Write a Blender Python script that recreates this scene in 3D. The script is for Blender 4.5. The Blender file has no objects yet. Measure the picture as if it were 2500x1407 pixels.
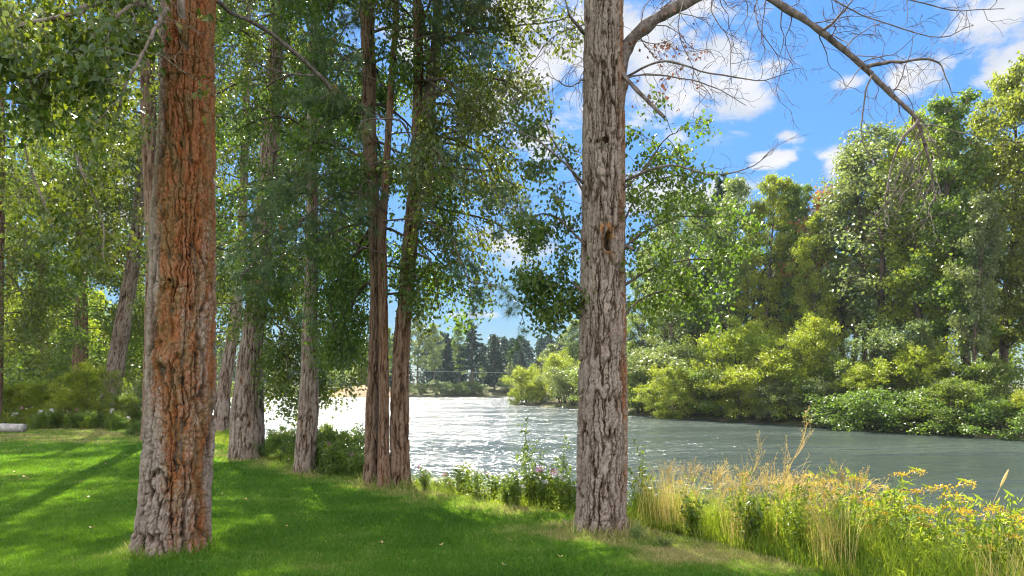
import bpy, math, random
import numpy as np
from math import radians as R

# ------------------------------------------------------------------ camera, sky, sun, exposure
scn = bpy.context.scene
CAMZ, F, CX, HY = 2.0, 1667.0, 1250.0, 935.0        # focal length in pixels of a 2500 px wide frame, horizon row
cam = bpy.data.cameras.new('camera')
cam.lens, cam.sensor_width = 24.0, 36.0
cam.shift_y = (HY - 703.5) / 2500.0
cam.clip_start, cam.clip_end = 0.1, 5000
camo = bpy.data.objects.new('camera', cam)
camo.location = (0, 0, CAMZ); camo.rotation_euler = (R(90), 0, 0)
scn.collection.objects.link(camo); scn.camera = camo

SUN_EL, SUN_AZ = 47.0, -21.0                          # azimuth: degrees right of +Y (negative = left)
scn.view_settings.view_transform = 'Standard'
scn.view_settings.look = 'None'
scn.view_settings.exposure = 2.2
scn.view_settings.gamma = 1.0
cy = scn.cycles
cy.max_bounces = 7; cy.diffuse_bounces = 4; cy.glossy_bounces = 2; cy.transmission_bounces = 5
cy.volume_bounces = 0; cy.transparent_max_bounces = 8
cy.sample_clamp_indirect = 6.0; cy.sample_clamp_direct = 0.0
cy.use_denoising = True; cy.denoising_prefilter = 'ACCURATE'; cy.denoising_input_passes = 'RGB_ALBEDO_NORMAL'; cy.filter_width = 1.15
cy.use_adaptive_sampling = True; cy.adaptive_threshold = 0.01
cy.caustics_reflective = False; cy.caustics_refractive = False

sd = bpy.data.lights.new('sun', 'SUN')
sd.energy = 4.6; sd.angle = R(0.53); sd.color = (1.0, 0.94, 0.83)
so = bpy.data.objects.new('sun', sd)
so.rotation_euler = (R(-(90 - SUN_EL)), 0, R(-SUN_AZ)) 
scn.collection.objects.link(so)

def px(x, y, d):
    """a point d metres ahead that the photograph shows at pixel x, y"""
    return np.array([(x - CX) / F * d, d, CAMZ + (HY - y) / F * d])

class NT:
    """small node-tree helper"""
    def __init__(s, tree):
        s.t = tree; tree.nodes.clear()
    def n(s, typ, ins=None, **kw):
        nd = s.t.nodes.new(typ)
        for k, v in kw.items(): setattr(nd, k, v)
        if ins:
            for k, v in ins.items():
                sk = nd.inputs[k]
                if isinstance(v, bpy.types.NodeSocket): s.t.links.new(v, sk)
                else: sk.default_value = v
        return nd
    def math(s, op, a, b=0.0, c=None, clamp=False):
        ins = {0: a, 1: b}
        if c is not None: ins[2] = c
        return s.n('ShaderNodeMath', ins, operation=op, use_clamp=clamp).outputs[0]
    def mix(s, f, a, b, blend='MIX'):
        nd = s.n('ShaderNodeMix', data_type='RGBA', blend_type=blend)
        for k, v in ((0, f), (6, a), (7, b)):
            if isinstance(v, bpy.types.NodeSocket): s.t.links.new(v, nd.inputs[k])
            else: nd.inputs[k].default_value = (*v, 1) if isinstance(v, tuple) and len(v) == 3 else v
        return nd.outputs[2]
    def ramp(s, f, stops, interp='LINEAR'):
        nd = s.n('ShaderNodeValToRGB', {0: f}); nd.color_ramp.interpolation = interp
        el = nd.color_ramp.elements
        while len(el) > 1: el.remove(el[0])
        el[0].position = stops[0][0]; el[0].color = (*stops[0][1], 1)
        for p, c in stops[1:]:
            e = el.new(p); e.color = (*c, 1)
        return nd.outputs[0]
    def smooth(s, x, a, b):
        return s.n('ShaderNodeMapRange', {0: x, 1: a, 2: b, 3: 0.0, 4: 1.0}, interpolation_type='SMOOTHSTEP').outputs[0]

SKY_K, SKY_T, SKY_S, SKY_V = 1.3, (0.74, 0.87, 1.0), 1.12, 0.98
w = bpy.data.worlds.new('World'); scn.world = w; w.use_nodes = True
t = NT(w.node_tree)
sky = t.n('ShaderNodeTexSky', sky_type='NISHITA', sun_disc=False, sun_elevation=R(SUN_EL), sun_rotation=R(SUN_AZ),
          altitude=600.0, air_density=1.0, dust_density=0.25, ozone_density=2.5)
lum = t.n('ShaderNodeRGBToBW', {0: sky.outputs[0]}).outputs[0]
soft = t.math('DIVIDE', 1.0, t.math('ADD', 1.0, t.math('DIVIDE', lum, SKY_K)))
tinted = t.mix(1.0, sky.outputs[0], SKY_T, 'MULTIPLY')
tinted = t.n('ShaderNodeVectorMath', {0: tinted, 'Scale': soft}, operation='SCALE').outputs[0]
hs = t.n('ShaderNodeHueSaturation', {'Saturation': SKY_S, 'Value': SKY_V, 'Color': tinted})
tc = t.n('ShaderNodeTexCoord')
sp = t.n('ShaderNodeSeparateXYZ', {0: tc.outputs['Generated']})
az = t.math('ARCTAN2', sp.outputs[0], sp.outputs[1])
hyp = t.math('SQRT', t.math('ADD', t.math('MULTIPLY', sp.outputs[0], sp.outputs[0]), t.math('MULTIPLY', sp.outputs[1], sp.outputs[1])))
el = t.math('ARCTAN2', sp.outputs[2], hyp)
cv = t.n('ShaderNodeCombineXYZ', {0: az, 1: t.math('MULTIPLY', el, 1.7), 2: 0.0}).outputs[0]
n1 = t.n('ShaderNodeTexNoise', {'Vector': cv, 'Scale': 11.0, 'Detail': 10.0, 'Roughness': 0.62, 'Distortion': 0.35})
n2 = t.n('ShaderNodeTexNoise', {'Vector': cv, 'Scale': 2.6, 'Detail': 3.0, 'Roughness': 0.5})
# cloud banks: (pixel x, pixel y, half width, half height) as seen from the lawn, turned into compass bearing and elevation
banks = [(1560, 140, 330, 170), (1330, 80, 180, 150), (1790, 255, 120, 60), (2450, 60, 150, 150), (2270, 180, 90, 55),
         (1885, 390, 60, 30), (1290, 590, 120, 65), (1310, 345, 70, 45), (1600, 470, 260, 50), (2060, 405, 80, 40),
         (1140, 770, 80, 10), (1000, 90, 70, 50), (2080, 200, 50, 18), (1180, 230, 130, 90), (1930, 330, 40, 20),
         (600, -600, 900, 200), (2600, -500, 700, 160), (250, 500, 160, 160)]
acc = None
for bx, by, rx, ry in banks:
    a0 = math.atan((bx - CX) / F); e0 = math.atan((HY - by) / F * math.cos(a0))
    dx = t.math('DIVIDE', t.math('SUBTRACT', az, a0), rx / F * math.cos(a0) ** 2)
    dy = t.math('DIVIDE', t.math('SUBTRACT', el, e0), ry / F * math.cos(a0))
    q = t.math('ADD', t.math('MULTIPLY', dx, dx), t.math('MULTIPLY', dy, dy))
    g = t.math('EXPONENT', t.math('MULTIPLY', q, -0.9))
    acc = g if acc is None else t.math('MAXIMUM', acc, g)
back = t.smooth(t.math('MULTIPLY', sp.outputs[1], -1.0), -0.35, 0.2)        # unseen clouds overhead and behind the camera, added as fill light
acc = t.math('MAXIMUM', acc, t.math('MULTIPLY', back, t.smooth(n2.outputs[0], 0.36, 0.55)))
dens = t.math('ADD', t.math('MULTIPLY', acc, 1.0), t.math('MULTIPLY', t.math('SUBTRACT', n1.outputs[0], 0.5), 3.6))
mask = t.math('MULTIPLY', t.math('MULTIPLY', t.smooth(dens, 0.34, 0.98), t.smooth(acc, 0.08, 0.45)), 0.95)
shade = t.smooth(t.n('ShaderNodeTexNoise', {'Vector': cv, 'Scale': 11.0, 'Detail': 5.0}).outputs[0], 0.3, 0.72)
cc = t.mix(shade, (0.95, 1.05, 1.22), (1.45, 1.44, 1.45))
cc = t.mix(back, cc, (6.5, 6.4, 6.2))                                        # unseen rear clouds set far brighter to fill trunk fronts and lawn
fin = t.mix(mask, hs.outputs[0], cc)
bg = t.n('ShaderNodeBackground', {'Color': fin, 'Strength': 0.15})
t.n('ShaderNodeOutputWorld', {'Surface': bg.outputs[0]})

# ------------------------------------------------------------------ noise in numpy
def _h(ix, iy, iz, seed):
    h = (ix.astype(np.int64) * 374761393 + iy.astype(np.int64) * 668265263 + iz.astype(np.int64) * 2147483647 + seed * 1274126177) & 0xFFFFFFFF
    h = ((h ^ (h >> 13)) * 1274126177) & 0xFFFFFFFF
    h = ((h ^ (h >> 16)) * 2246822519) & 0xFFFFFFFF
    return ((h ^ (h >> 15)) & 0xFFFFFF) / float(0xFFFFFF)
def vn(x, y, z=None, seed=0):
    x = np.asarray(x, float); y = np.asarray(y, float); z = np.zeros_like(x) if z is None else np.asarray(z, float)
    ix, iy, iz = np.floor(x), np.floor(y), np.floor(z)
    fx, fy, fz = x - ix, y - iy, z - iz
    fx, fy, fz = fx*fx*(3-2*fx), fy*fy*(3-2*fy), fz*fz*(3-2*fz)
    r = 0
    for a in (0, 1):
        for b in (0, 1):
            for c in (0, 1):
                r = r + _h(ix+a, iy+b, iz+c, seed) * (fx if a else 1-fx) * (fy if b else 1-fy) * (fz if c else 1-fz)
    return r
def fbm(x, y, z=None, octv=4, seed=0, gain=0.5):
    z = np.zeros_like(np.asarray(x, float)) if z is None else z
    a, s, tot = 1.0, 0, 0
    for k in range(octv):
        s = s + a * vn(x * 2**k, y * 2**k, z * 2**k, seed + k); tot += a; a *= gain
    return s / tot
def sstep(a, b, x):
    t_ = np.clip((x - a) / (b - a), 0, 1); return t_ * t_ * (3 - 2 * t_)

# ------------------------------------------------------------------ meshes from arrays
COL = scn.collection
def np_mesh(name, V, Fc, mat, attrs=None, smooth=True, parent=None, pattrs=None):
    me = bpy.data.meshes.new(name)
    V = np.asarray(V, np.float32); Fc = np.asarray(Fc, np.int32); k = Fc.shape[1]
    me.vertices.add(len(V)); me.vertices.foreach_set('co', V.ravel())
    me.loops.add(Fc.size); me.loops.foreach_set('vertex_index', Fc.ravel())
    me.polygons.add(len(Fc)); me.polygons.foreach_set('loop_start', np.arange(0, Fc.size, k, dtype=np.int32))
    me.polygons.foreach_set('use_smooth', np.full(len(Fc), smooth))
    for nm, arr in (attrs or {}).items():
        a = me.attributes.new(nm, 'FLOAT', 'FACE'); a.data.foreach_set('value', np.asarray(arr, np.float32))
    for nm, arr in (pattrs or {}).items():
        a = me.attributes.new(nm, 'FLOAT', 'POINT'); a.data.foreach_set('value', np.asarray(arr, np.float32))
    me.update(calc_edges=True)
    if mat: me.materials.append(mat)
    o = bpy.data.objects.new(name, me); COL.objects.link(o)
    if parent: o.parent = parent
    return o

class Geo:
    def __init__(s): s.V = []; s.F = []; s.n = 0; s.A = []
    def add(s, V, Fc, a=None):
        s.V.append(V); s.F.append(np.asarray(Fc) + s.n); s.n += len(V)
        s.A.append(np.full(len(Fc), 0.5 if a is None else a) if np.isscalar(a) or a is None else a)
    def tube(s, P, r, sides=5, a=None, rng=None):
        P = np.asarray(P, float); r = np.broadcast_to(np.asarray(r, float), (len(P),))
        T = np.gradient(P, axis=0); T /= np.linalg.norm(T, axis=1, keepdims=True) + 1e-9
        ref = np.array([0.13, 0.97, 0.2]) if abs(T[0][2]) > 0.7 else np.array([0.05, 0.1, 1.0])
        U = np.cross(T, ref); U /= np.linalg.norm(U, axis=1, keepdims=True) + 1e-9
        W = np.cross(T, U)
        th = np.linspace(0, 2*np.pi, sides, endpoint=False)
        V = (P[:, None] + r[:, None, None] * (np.cos(th)[None, :, None] * U[:, None] + np.sin(th)[None, :, None] * W[:, None])).reshape(-1, 3)
        i, j = np.meshgrid(np.arange(len(P)-1), np.arange(sides), indexing='ij'); j2 = (j+1) % sides
        Fc = np.stack([i*sides+j, i*sides+j2, (i+1)*sides+j2, (i+1)*sides+j], -1).reshape(-1, 4)
        s.add(V, Fc, a)
    def build(s, name, mat, parent=None, smooth=True):
        if not s.V: return None
        return np_mesh(name, np.concatenate(s.V), np.concatenate(s.F), mat, {'v': np.concatenate(s.A)}, smooth, parent)

def spline(P, n):
    """smooth curve through control points"""
    P = np.asarray(P, float)
    if len(P) == 2: return P[0] + (P[1]-P[0]) * np.linspace(0, 1, n)[:, None]
    Q = np.vstack([2*P[0]-P[1], P, 2*P[-1]-P[-2]]); m = len(P)-1; out = []
    for u in np.linspace(0, m - 1e-6, n):
        i = int(u); f = u - i; a, b, c, d = Q[i:i+4]
        out.append(0.5*((2*b)+(-a+c)*f+(2*a-5*b+4*c-d)*f*f+(-a+3*b-3*c+d)*f**3))
    return np.array(out)

def leaves(pos, size, rng, droop=0.5, wide=0.75, fold=0.18, up=None):
    """kite-shaped leaves folded along the midrib; droop pulls their tips down"""
    n = len(pos); size = np.broadcast_to(np.asarray(size, float), (n,))[:, None]
    d = rng.normal(size=(n, 3)); d /= np.linalg.norm(d, axis=1, keepdims=True)
    d[:, 2] -= droop * 1.6; d /= np.linalg.norm(d, axis=1, keepdims=True)
    q = rng.normal(size=(n, 3)); s = np.cross(d, q); s /= np.linalg.norm(s, axis=1, keepdims=True) + 1e-9
    nn = np.cross(d, s)
    L = size; Wd = size * wide * 0.5
    b = pos; tip = pos + d * L; m = pos + d * L * 0.38
    V = np.stack([b, m + s * Wd + nn * Wd * fold * 2, tip, m - s * Wd + nn * Wd * fold * 2], 1).reshape(-1, 3)
    Fc = np.arange(4 * n).reshape(-1, 4)
    return V, Fc

def tag(o, label, cat, group=None, kind=None):
    if label: o['label'] = label
    if cat: o['category'] = cat
    if group: o['group'] = group
    if kind: o['kind'] = kind
    return o
def empty(name, loc):
    o = bpy.data.objects.new(name, None); COL.objects.link(o); o.location = loc; o.empty_display_size = 0.3
    return o
def rebase(o, loc):
    """parent-space: shift mesh so that it sits under an Empty at loc"""
    me = o.data; n = len(me.vertices); a = np.empty(n*3, np.float32); me.vertices.foreach_get('co', a)
    a = a.reshape(-1, 3) - np.asarray(loc, np.float32); me.vertices.foreach_set('co', a.ravel()); me.update()
def copy_tree(o, loc, rz=0.0, sc=1.0, parts=True):
    c = o.copy(); COL.objects.link(c); c.location = loc; c.rotation_euler = (0, 0, rz)
    c.scale = (sc, sc, sc) if np.isscalar(sc) else sc
    for ch in list(o.children):
        k = ch.copy(); COL.objects.link(k); k.parent = c
    return c

# ------------------------------------------------------------------ materials
def new_mat(name):
    m = bpy.data.materials.new(name); m.use_nodes = True
    return m, NT(m.node_tree)
def leaf_mat(name, stops, trans, tmix=0.42, rough=0.38, spec=0.5):
    m, t = new_mat(name)
    at = t.n('ShaderNodeAttribute', attribute_name='v')
    oi = t.n('ShaderNodeObjectInfo')
    col = t.ramp(at.outputs['Fac'], stops)
    hv = t.n('ShaderNodeHueSaturation', {'Hue': t.math('ADD', 0.488, t.math('MULTIPLY', oi.outputs['Random'], 0.024)),
             'Value': t.math('ADD', 0.85, t.math('MULTIPLY', oi.outputs['Random'], 0.3)), 'Color': col}).outputs[0]
    p = t.n('ShaderNodeBsdfPrincipled', {'Base Color': hv, 'Roughness': rough, 'Specular IOR Level': spec})
    tr = t.n('ShaderNodeBsdfTranslucent', {'Color': t.mix(0.65, hv, trans)})
    mx = t.n('ShaderNodeMixShader', {0: tmix, 1: p.outputs[0], 2: tr.outputs[0]})
    t.n('ShaderNodeOutputMaterial', {0: mx.outputs[0]})
    return m
def wood_mat(name, a, b, scale=8.0, zs=0.25, rough=0.9, bump=0.6, dist=0.02):
    m, t = new_mat(name)
    tc = t.n('ShaderNodeTexCoord'); mp = t.n('ShaderNodeMapping', {0: tc.outputs['Object'], 'Scale': (1, 1, zs)})
    n1 = t.n('ShaderNodeTexNoise', {'Vector': mp.outputs[0], 'Scale': scale, 'Detail': 8.0, 'Roughness': 0.65})
    col = t.mix(t.smooth(n1.outputs[0], 0.35, 0.65), a, b)
    bp = t.n('ShaderNodeBump', {'Height': n1.outputs[0], 'Strength': bump, 'Distance': dist})
    p = t.n('ShaderNodeBsdfPrincipled', {'Base Color': col, 'Roughness': rough, 'Normal': bp.outputs[0], 'Specular IOR Level': 0.2})
    t.n('ShaderNodeOutputMaterial', {0: p.outputs[0]})
    return m
def bark_mat(name, crack, mid, ridge, lich=(0.24, 0.067, 0.011), lich2=(0.15, 0.078, 0.018)):
    """bark coloured by its own relief (attribute relief), lichen and bare wood"""
    m, t = new_mat(name)
    tc = t.n('ShaderNodeTexCoord')
    rl = t.n('ShaderNodeAttribute', attribute_name='relief').outputs['Fac']
    li = t.n('ShaderNodeAttribute', attribute_name='lichen').outputs['Fac']
    wd = t.n('ShaderNodeAttribute', attribute_name='bare').outputs['Fac']
    mp = t.n('ShaderNodeMapping', {0: tc.outputs['Object'], 'Scale': (1, 1, 0.35)})
    nf = t.n('ShaderNodeTexNoise', {'Vector': mp.outputs[0], 'Scale': 60.0, 'Detail': 6.0, 'Roughness': 0.7}).outputs[0]
    nm = t.n('ShaderNodeTexNoise', {'Vector': mp.outputs[0], 'Scale': 9.0, 'Detail': 5.0, 'Roughness': 0.6}).outputs[0]
    nb = t.n('ShaderNodeTexNoise', {'Vector': tc.outputs['Object'], 'Scale': 1.3, 'Detail': 3.0}).outputs[0]
    h = t.math('ADD', rl, t.math('MULTIPLY', t.math('SUBTRACT', nf, 0.5), 0.5))
    col = t.ramp(h, [(0.16, crack), (0.50, mid), (0.92, ridge)])
    col = t.mix(t.math('MULTIPLY', t.smooth(nm, 0.45, 0.7), 0.55), col, tuple(x * 1.35 for x in ridge))
    col = t.mix(t.math('MULTIPLY', t.smooth(nb, 0.45, 0.65), 0.35), col, mid)
    lc = t.mix(t.smooth(nm, 0.35, 0.65), lich, lich2)
    lm = t.math('MULTIPLY', t.smooth(t.math('ADD', li, t.math('MULTIPLY', t.math('SUBTRACT', nf, 0.5), 1.5)), 0.38, 0.66), t.smooth(rl, 0.05, 0.45))
    col = t.mix(t.math('MULTIPLY', lm, 0.8), col, lc)
    wc = t.mix(t.smooth(nm, 0.4, 0.6), (0.34, 0.17, 0.065), (0.13, 0.06, 0.025))
    col = t.mix(wd, col, wc)
    bh = t.math('ADD', t.math('MULTIPLY', nf, 0.5), t.math('MULTIPLY', nm, 0.6))
    bp = t.n('ShaderNodeBump', {'Height': bh, 'Strength': 1.0, 'Distance': 0.022})
    p = t.n('ShaderNodeBsdfPrincipled', {'Base Color': col, 'Roughness': 0.88, 'Normal': bp.outputs[0], 'Specular IOR Level': 0.12})
    t.n('ShaderNodeOutputMaterial', {0: p.outputs[0]})
    return m

M = {}
M['bark'] = bark_mat('bark_cottonwood', (0.028, 0.017, 0.011), (0.13, 0.086, 0.062), (0.26, 0.205, 0.17))
M['bark_dark'] = bark_mat('bark_rough', (0.022, 0.012, 0.008), (0.11, 0.062, 0.038), (0.20, 0.135, 0.095), lich=(0.20, 0.065, 0.025), lich2=(0.15, 0.07, 0.03))
M['limb'] = wood_mat('limb_wood', (0.13, 0.09, 0.065), (0.26, 0.21, 0.18), 14.0, 0.5)
M['limb_dark'] = wood_mat('limb_wood_dark', (0.05, 0.035, 0.025), (0.13, 0.10, 0.075), 6.0, 0.3)
M['dead'] = wood_mat('dead_wood', (0.075, 0.055, 0.048), (0.20, 0.16, 0.145), 16.0, 0.6)
M['log'] = wood_mat('log_wood', (0.22, 0.20, 0.18), (0.42, 0.39, 0.36), 7.0, 1.0)
G = leaf_mat
M['leaf'] = G('leaf_green', [(0.0, (0.038, 0.070, 0.013)), (0.5, (0.078, 0.126, 0.020)), (0.9, (0.172, 0.200, 0.025)), (1.0, (0.448, 0.293, 0.030))], (0.322, 0.446, 0.025), 0.42)
M['leaf_bright'] = G('leaf_bright', [(0.0, (0.055, 0.085, 0.018)), (0.5, (0.12, 0.155, 0.024)), (1.0, (0.26, 0.25, 0.035))], (0.42, 0.5, 0.03), 0.45)  # brighter, yellower green for the big right-bank trees
M['leaf_olive'] = G('leaf_olive', [(0.0, (0.027, 0.055, 0.010)), (0.5, (0.062, 0.096, 0.014)), (0.85, (0.119, 0.138, 0.018)), (1.0, (0.275, 0.228, 0.025))], (0.275, 0.325, 0.013), 0.33)
M['leaf_dark'] = G('leaf_dark', [(0.0, (0.031, 0.062, 0.011)), (0.6, (0.071, 0.119, 0.018)), (1.0, (0.163, 0.186, 0.020))], (0.252, 0.431, 0.030), 0.38)
M['leaf_pale'] = G('leaf_pale', [(0.0, (0.060, 0.101, 0.031)), (0.6, (0.128, 0.179, 0.055)), (1.0, (0.284, 0.287, 0.088))], (0.370, 0.449, 0.079), 0.38, 0.32, 0.6)
M['leaf_yellow'] = G('leaf_yellow', [(0.0, (0.081, 0.140, 0.012)), (0.6, (0.212, 0.265, 0.020)), (1.0, (0.522, 0.421, 0.030))], (0.451, 0.541, 0.023), 0.45)
M['leaf_autumn'] = G('leaf_autumn', [(0.0, (0.20, 0.10, 0.03)), (1.0, (0.45, 0.16, 0.04))], (0.55, 0.22, 0.05), 0.4)
M['leaf_brown'] = G('leaf_brown', [(0.0, (0.10, 0.035, 0.02)), (1.0, (0.22, 0.08, 0.04))], (0.3, 0.1, 0.04), 0.25)
M['needle'] = G('needle_green', [(0.0, (0.043, 0.088, 0.031)), (0.8, (0.107, 0.167, 0.058)), (1.0, (0.313, 0.194, 0.051))], (0.177, 0.306, 0.081), 0.22, 0.42, 0.5)
M['conifer'] = G('conifer_green', [(0.0, (0.014, 0.034, 0.020)), (0.7, (0.030, 0.062, 0.032)), (1.0, (0.06, 0.09, 0.04))], (0.05, 0.10, 0.04), 0.2, 0.5, 0.4)
M['grass'] = G('grass_blade', [(0.0, (0.036, 0.098, 0.006)), (0.4, (0.078, 0.178, 0.012)), (0.65, (0.144, 0.230, 0.026)), (0.85, (0.300, 0.265, 0.090)), (1.0, (0.480, 0.356, 0.180))], (0.286, 0.506, 0.022), 0.35, 0.5, 0.3)
M['wild'] = G('wild_green', [(0.0, (0.055, 0.12, 0.014)), (0.5, (0.15, 0.23, 0.022)), (0.8, (0.32, 0.34, 0.04)), (1.0, (0.50, 0.42, 0.12))], (0.48, 0.56, 0.03), 0.45, 0.45, 0.4)
M['straw'] = G('straw', [(0.0, (0.48, 0.34, 0.07)), (1.0, (0.66, 0.54, 0.24))], (0.75, 0.6, 0.15), 0.4, 0.6, 0.3)
M['orange_flower'] = G('flower_orange', [(0.0, (0.45, 0.22, 0.02)), (1.0, (0.62, 0.46, 0.04))], (0.6, 0.4, 0.02), 0.3)
M['pink_flower'] = G('flower_pink', [(0.0, (0.50, 0.07, 0.25)), (1.0, (0.75, 0.25, 0.50))], (0.7, 0.15, 0.4), 0.3)
M['white_flower'] = G('flower_white', [(0.0, (0.6, 0.55, 0.55)), (1.0, (0.8, 0.8, 0.78))], (0.8, 0.7, 0.7), 0.3)
M['fallen'] = G('fallen_leaf', [(0.0, (0.50, 0.33, 0.05)), (1.0, (0.55, 0.42, 0.22))], (0.6, 0.45, 0.1), 0.2)

# ground
gm, t = new_mat('ground_soil')
tc = t.n('ShaderNodeTexCoord'); ob = tc.outputs['Object']
lw = t.n('ShaderNodeAttribute', attribute_name='lawn').outputs['Fac']
dr = t.n('ShaderNodeAttribute', attribute_name='dry').outputs['Fac']
na = t.n('ShaderNodeTexNoise', {'Vector': ob, 'Scale': 35.0, 'Detail': 6.0, 'Roughness': 0.7}).outputs[0]
nb = t.n('ShaderNodeTexNoise', {'Vector': ob, 'Scale': 1.2, 'Detail': 4.0}).outputs[0]
green = t.mix(t.smooth(na, 0.3, 0.7), (0.014, 0.050, 0.005), (0.045, 0.13, 0.010))
green = t.mix(t.smooth(dr, 0.35, 0.8), green, t.mix(na, (0.11, 0.10, 0.03), (0.24, 0.19, 0.08)))
soil = t.mix(na, (0.05, 0.038, 0.022), (0.15, 0.12, 0.065))
soil = t.mix(t.smooth(nb, 0.45, 0.6), soil, (0.06, 0.085, 0.02))
sand = t.n('ShaderNodeAttribute', attribute_name='sand').outputs['Fac']
col = t.mix(lw, soil, green)
col = t.mix(sand, col, t.mix(na, (0.20, 0.115, 0.065), (0.32, 0.20, 0.115)))
bp = t.n('ShaderNodeBump', {'Height': na, 'Strength': 0.5, 'Distance': 0.03})
p = t.n('ShaderNodeBsdfPrincipled', {'Base Color': col, 'Roughness': 0.95, 'Normal': bp.outputs[0], 'Specular IOR Level': 0.15})
t.n('ShaderNodeOutputMaterial', {0: p.outputs[0]})
M['ground'] = gm
# water
wm, t = new_mat('river_water')
tc = t.n('ShaderNodeTexCoord'); ob = tc.outputs['Object']
mp = t.n('ShaderNodeMapping', {0: ob, 'Rotation': (0, 0, R(-20)), 'Scale': (0.55, 1.6, 1.0)})
w1 = t.n('ShaderNodeTexNoise', {'Vector': mp.outputs[0], 'Scale': 1.1, 'Detail': 3.0, 'Roughness': 0.55, 'Distortion': 0.4}).outputs[0]
w2 = t.n('ShaderNodeTexNoise', {'Vector': mp.outputs[0], 'Scale': 4.0, 'Detail': 2.5, 'Roughness': 0.55, 'Distortion': 0.3}).outputs[0]
w0 = t.n('ShaderNodeTexNoise', {'Vector': mp.outputs[0], 'Scale': 0.22, 'Detail': 3.0, 'Roughness': 0.6}).outputs[0]
gust = t.n('ShaderNodeTexNoise', {'Vector': mp.outputs[0], 'Scale': 0.10, 'Detail': 6.0, 'Roughness': 0.6}).outputs[0]
gs = t.smooth(gust, 0.35, 0.65)
hgt = t.math('ADD', t.math('MULTIPLY', w0, 1.1), t.math('ADD', t.math('MULTIPLY', w1, 0.40), t.math('MULTIPLY', w2, 0.15)))
bp = t.n('ShaderNodeBump', {'Height': t.math('MULTIPLY', hgt, t.math('ADD', 0.65, t.math('MULTIPLY', gs, 0.5))), 'Strength': 1.0, 'Distance': 1.0})
p = t.n('ShaderNodeBsdfPrincipled', {'Base Color': (0.036, 0.048, 0.042, 1), 'Roughness': t.math('ADD', 0.15, t.math('MULTIPLY', gs, 0.13)), 'Normal': bp.outputs[0], 'IOR': 1.33, 'Specular IOR Level': 0.5})
t.n('ShaderNodeOutputMaterial', {0: p.outputs[0]})
M['water'] = wm

# ------------------------------------------------------------------ land and river
NEAR = np.array([(-600, 210), (-150, 150), (-60, 100), (-29, 57), (-16.5, 36), (-12.2, 28.5), (-10.2, 23.5), (-8.4, 20.4), (-6.7, 18.0), (-4.6, 15.5),
                 (-2.9, 13.5), (-1.8, 12.6), (-0.33, 11.1), (0.83, 10.1), (1.6, 9.45), (2.3, 8.5), (2.95, 7.6), (3.25, 7.0), (3.7, 5.9), (4.1, 4.0), (4.6, 0), (5.2, -10), (9, -600.)])
OTHER = np.array([(75, -600.), (52, 0), (38, 22), (28.2, 36.8), (25.3, 44.5), (20.2, 51.8), (16, 59.3), (11.6, 66.7), (7.6, 84), (2.0, 95), (0.2, 100), (2, 106), (12, 125), (9, 148),
                  (0, 156), (-25, 157), (-41, 152), (-90, 149), (-200, 195), (-600, 300)])
def sdist(X, Y, line, close):
    """signed distance to a shoreline, negative on its land"""
    D = np.full(X.shape, 1e9)
    for a, b in zip(line[:-1], line[1:]):
        ab = b - a; tt = np.clip(((X-a[0])*ab[0] + (Y-a[1])*ab[1]) / (ab @ ab), 0, 1)
        D = np.minimum(D, np.hypot(X - a[0] - tt*ab[0], Y - a[1] - tt*ab[1]))
    poly = np.vstack([line, close]); ins = np.zeros(X.shape, bool); j = len(poly)-1
    for i in range(len(poly)):
        xi, yi = poly[i]; xj, yj = poly[j]
        if yi != yj: ins ^= ((yi > Y) != (yj > Y)) & (X < (xj-xi)*(Y-yi)/(yj-yi) + xi)
        j = i
    return np.where(ins, -D, D)
NC = np.array([(-6000., -600.), (-6000., 210.)]); OC = np.array([(-600., 6000.), (6000., 6000.), (6000., -600.)])
def nearsd(X, Y): return sdist(np.asarray(X, float), np.asarray(Y, float), NEAR, NC)
def othersd(X, Y): return sdist(np.asarray(X, float), np.asarray(Y, float), OTHER, OC)
WATER = -1.2
def height(X, Y, full=False):
    X = np.asarray(X, float); Y = np.asarray(Y, float)
    a = nearsd(X, Y); b = othersd(X, Y)
    z1 = -1.9 * sstep(-0.1, 3.4, a) + 0.05 * (fbm(X*0.5, Y*0.5, seed=5) - 0.5) * sstep(3, -1, a) 
    bank = WATER - 0.5 + 0.8 * sstep(0.3, -1.2, b) + 1.6 * sstep(-1, -14, b) + 0.5 * (fbm(X*0.12, Y*0.12, seed=9) - 0.5) * sstep(0, -6, b)
    z = np.maximum(z1, np.where(b < 0.3, bank, -5)) 
    z = np.maximum(z, -1.9)
    # sandy rise on the far bank
    hump = 2.6 * np.exp(-((X + 33.5) / 6.5)**2 - ((Y - 158) / 6)**2)
    z = z + hump * (b < 0)
    if full: return z, a, b, hump
    return z
def H0(x, y): return float(height(np.array([x]), np.array([y]))[0])
def graded(lo, hi, a, b, step, grow=1.13, cap=8.0):
    c = list(np.arange(a, b + step, step)); s = step
    x = c[-1]
    while x < hi: s = min(s * grow, cap); x += s; c.append(x)
    s = step; x = a; pre = []
    while x > lo: s = min(s * grow, cap); x -= s; pre.append(x)
    return np.array(pre[::-1] + c)
xs = graded(-600, 600, -24, 10, 0.2); ys = graded(-120, 600, 2, 34, 0.2)
X, Y = np.meshgrid(xs, ys, indexing='xy'); Z, A_, B_, HP = height(X, Y, True)
nx, ny = len(xs), len(ys)
i, j = np.meshgrid(np.arange(nx-1), np.arange(ny-1), indexing='xy'); b0 = j*nx+i
lawn = sstep(0.25, -0.15, A_ + 0.5*(fbm(X*2, Y*2, seed=3)-0.5)) * sstep(40, 34, np.hypot(X, Y))
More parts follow.
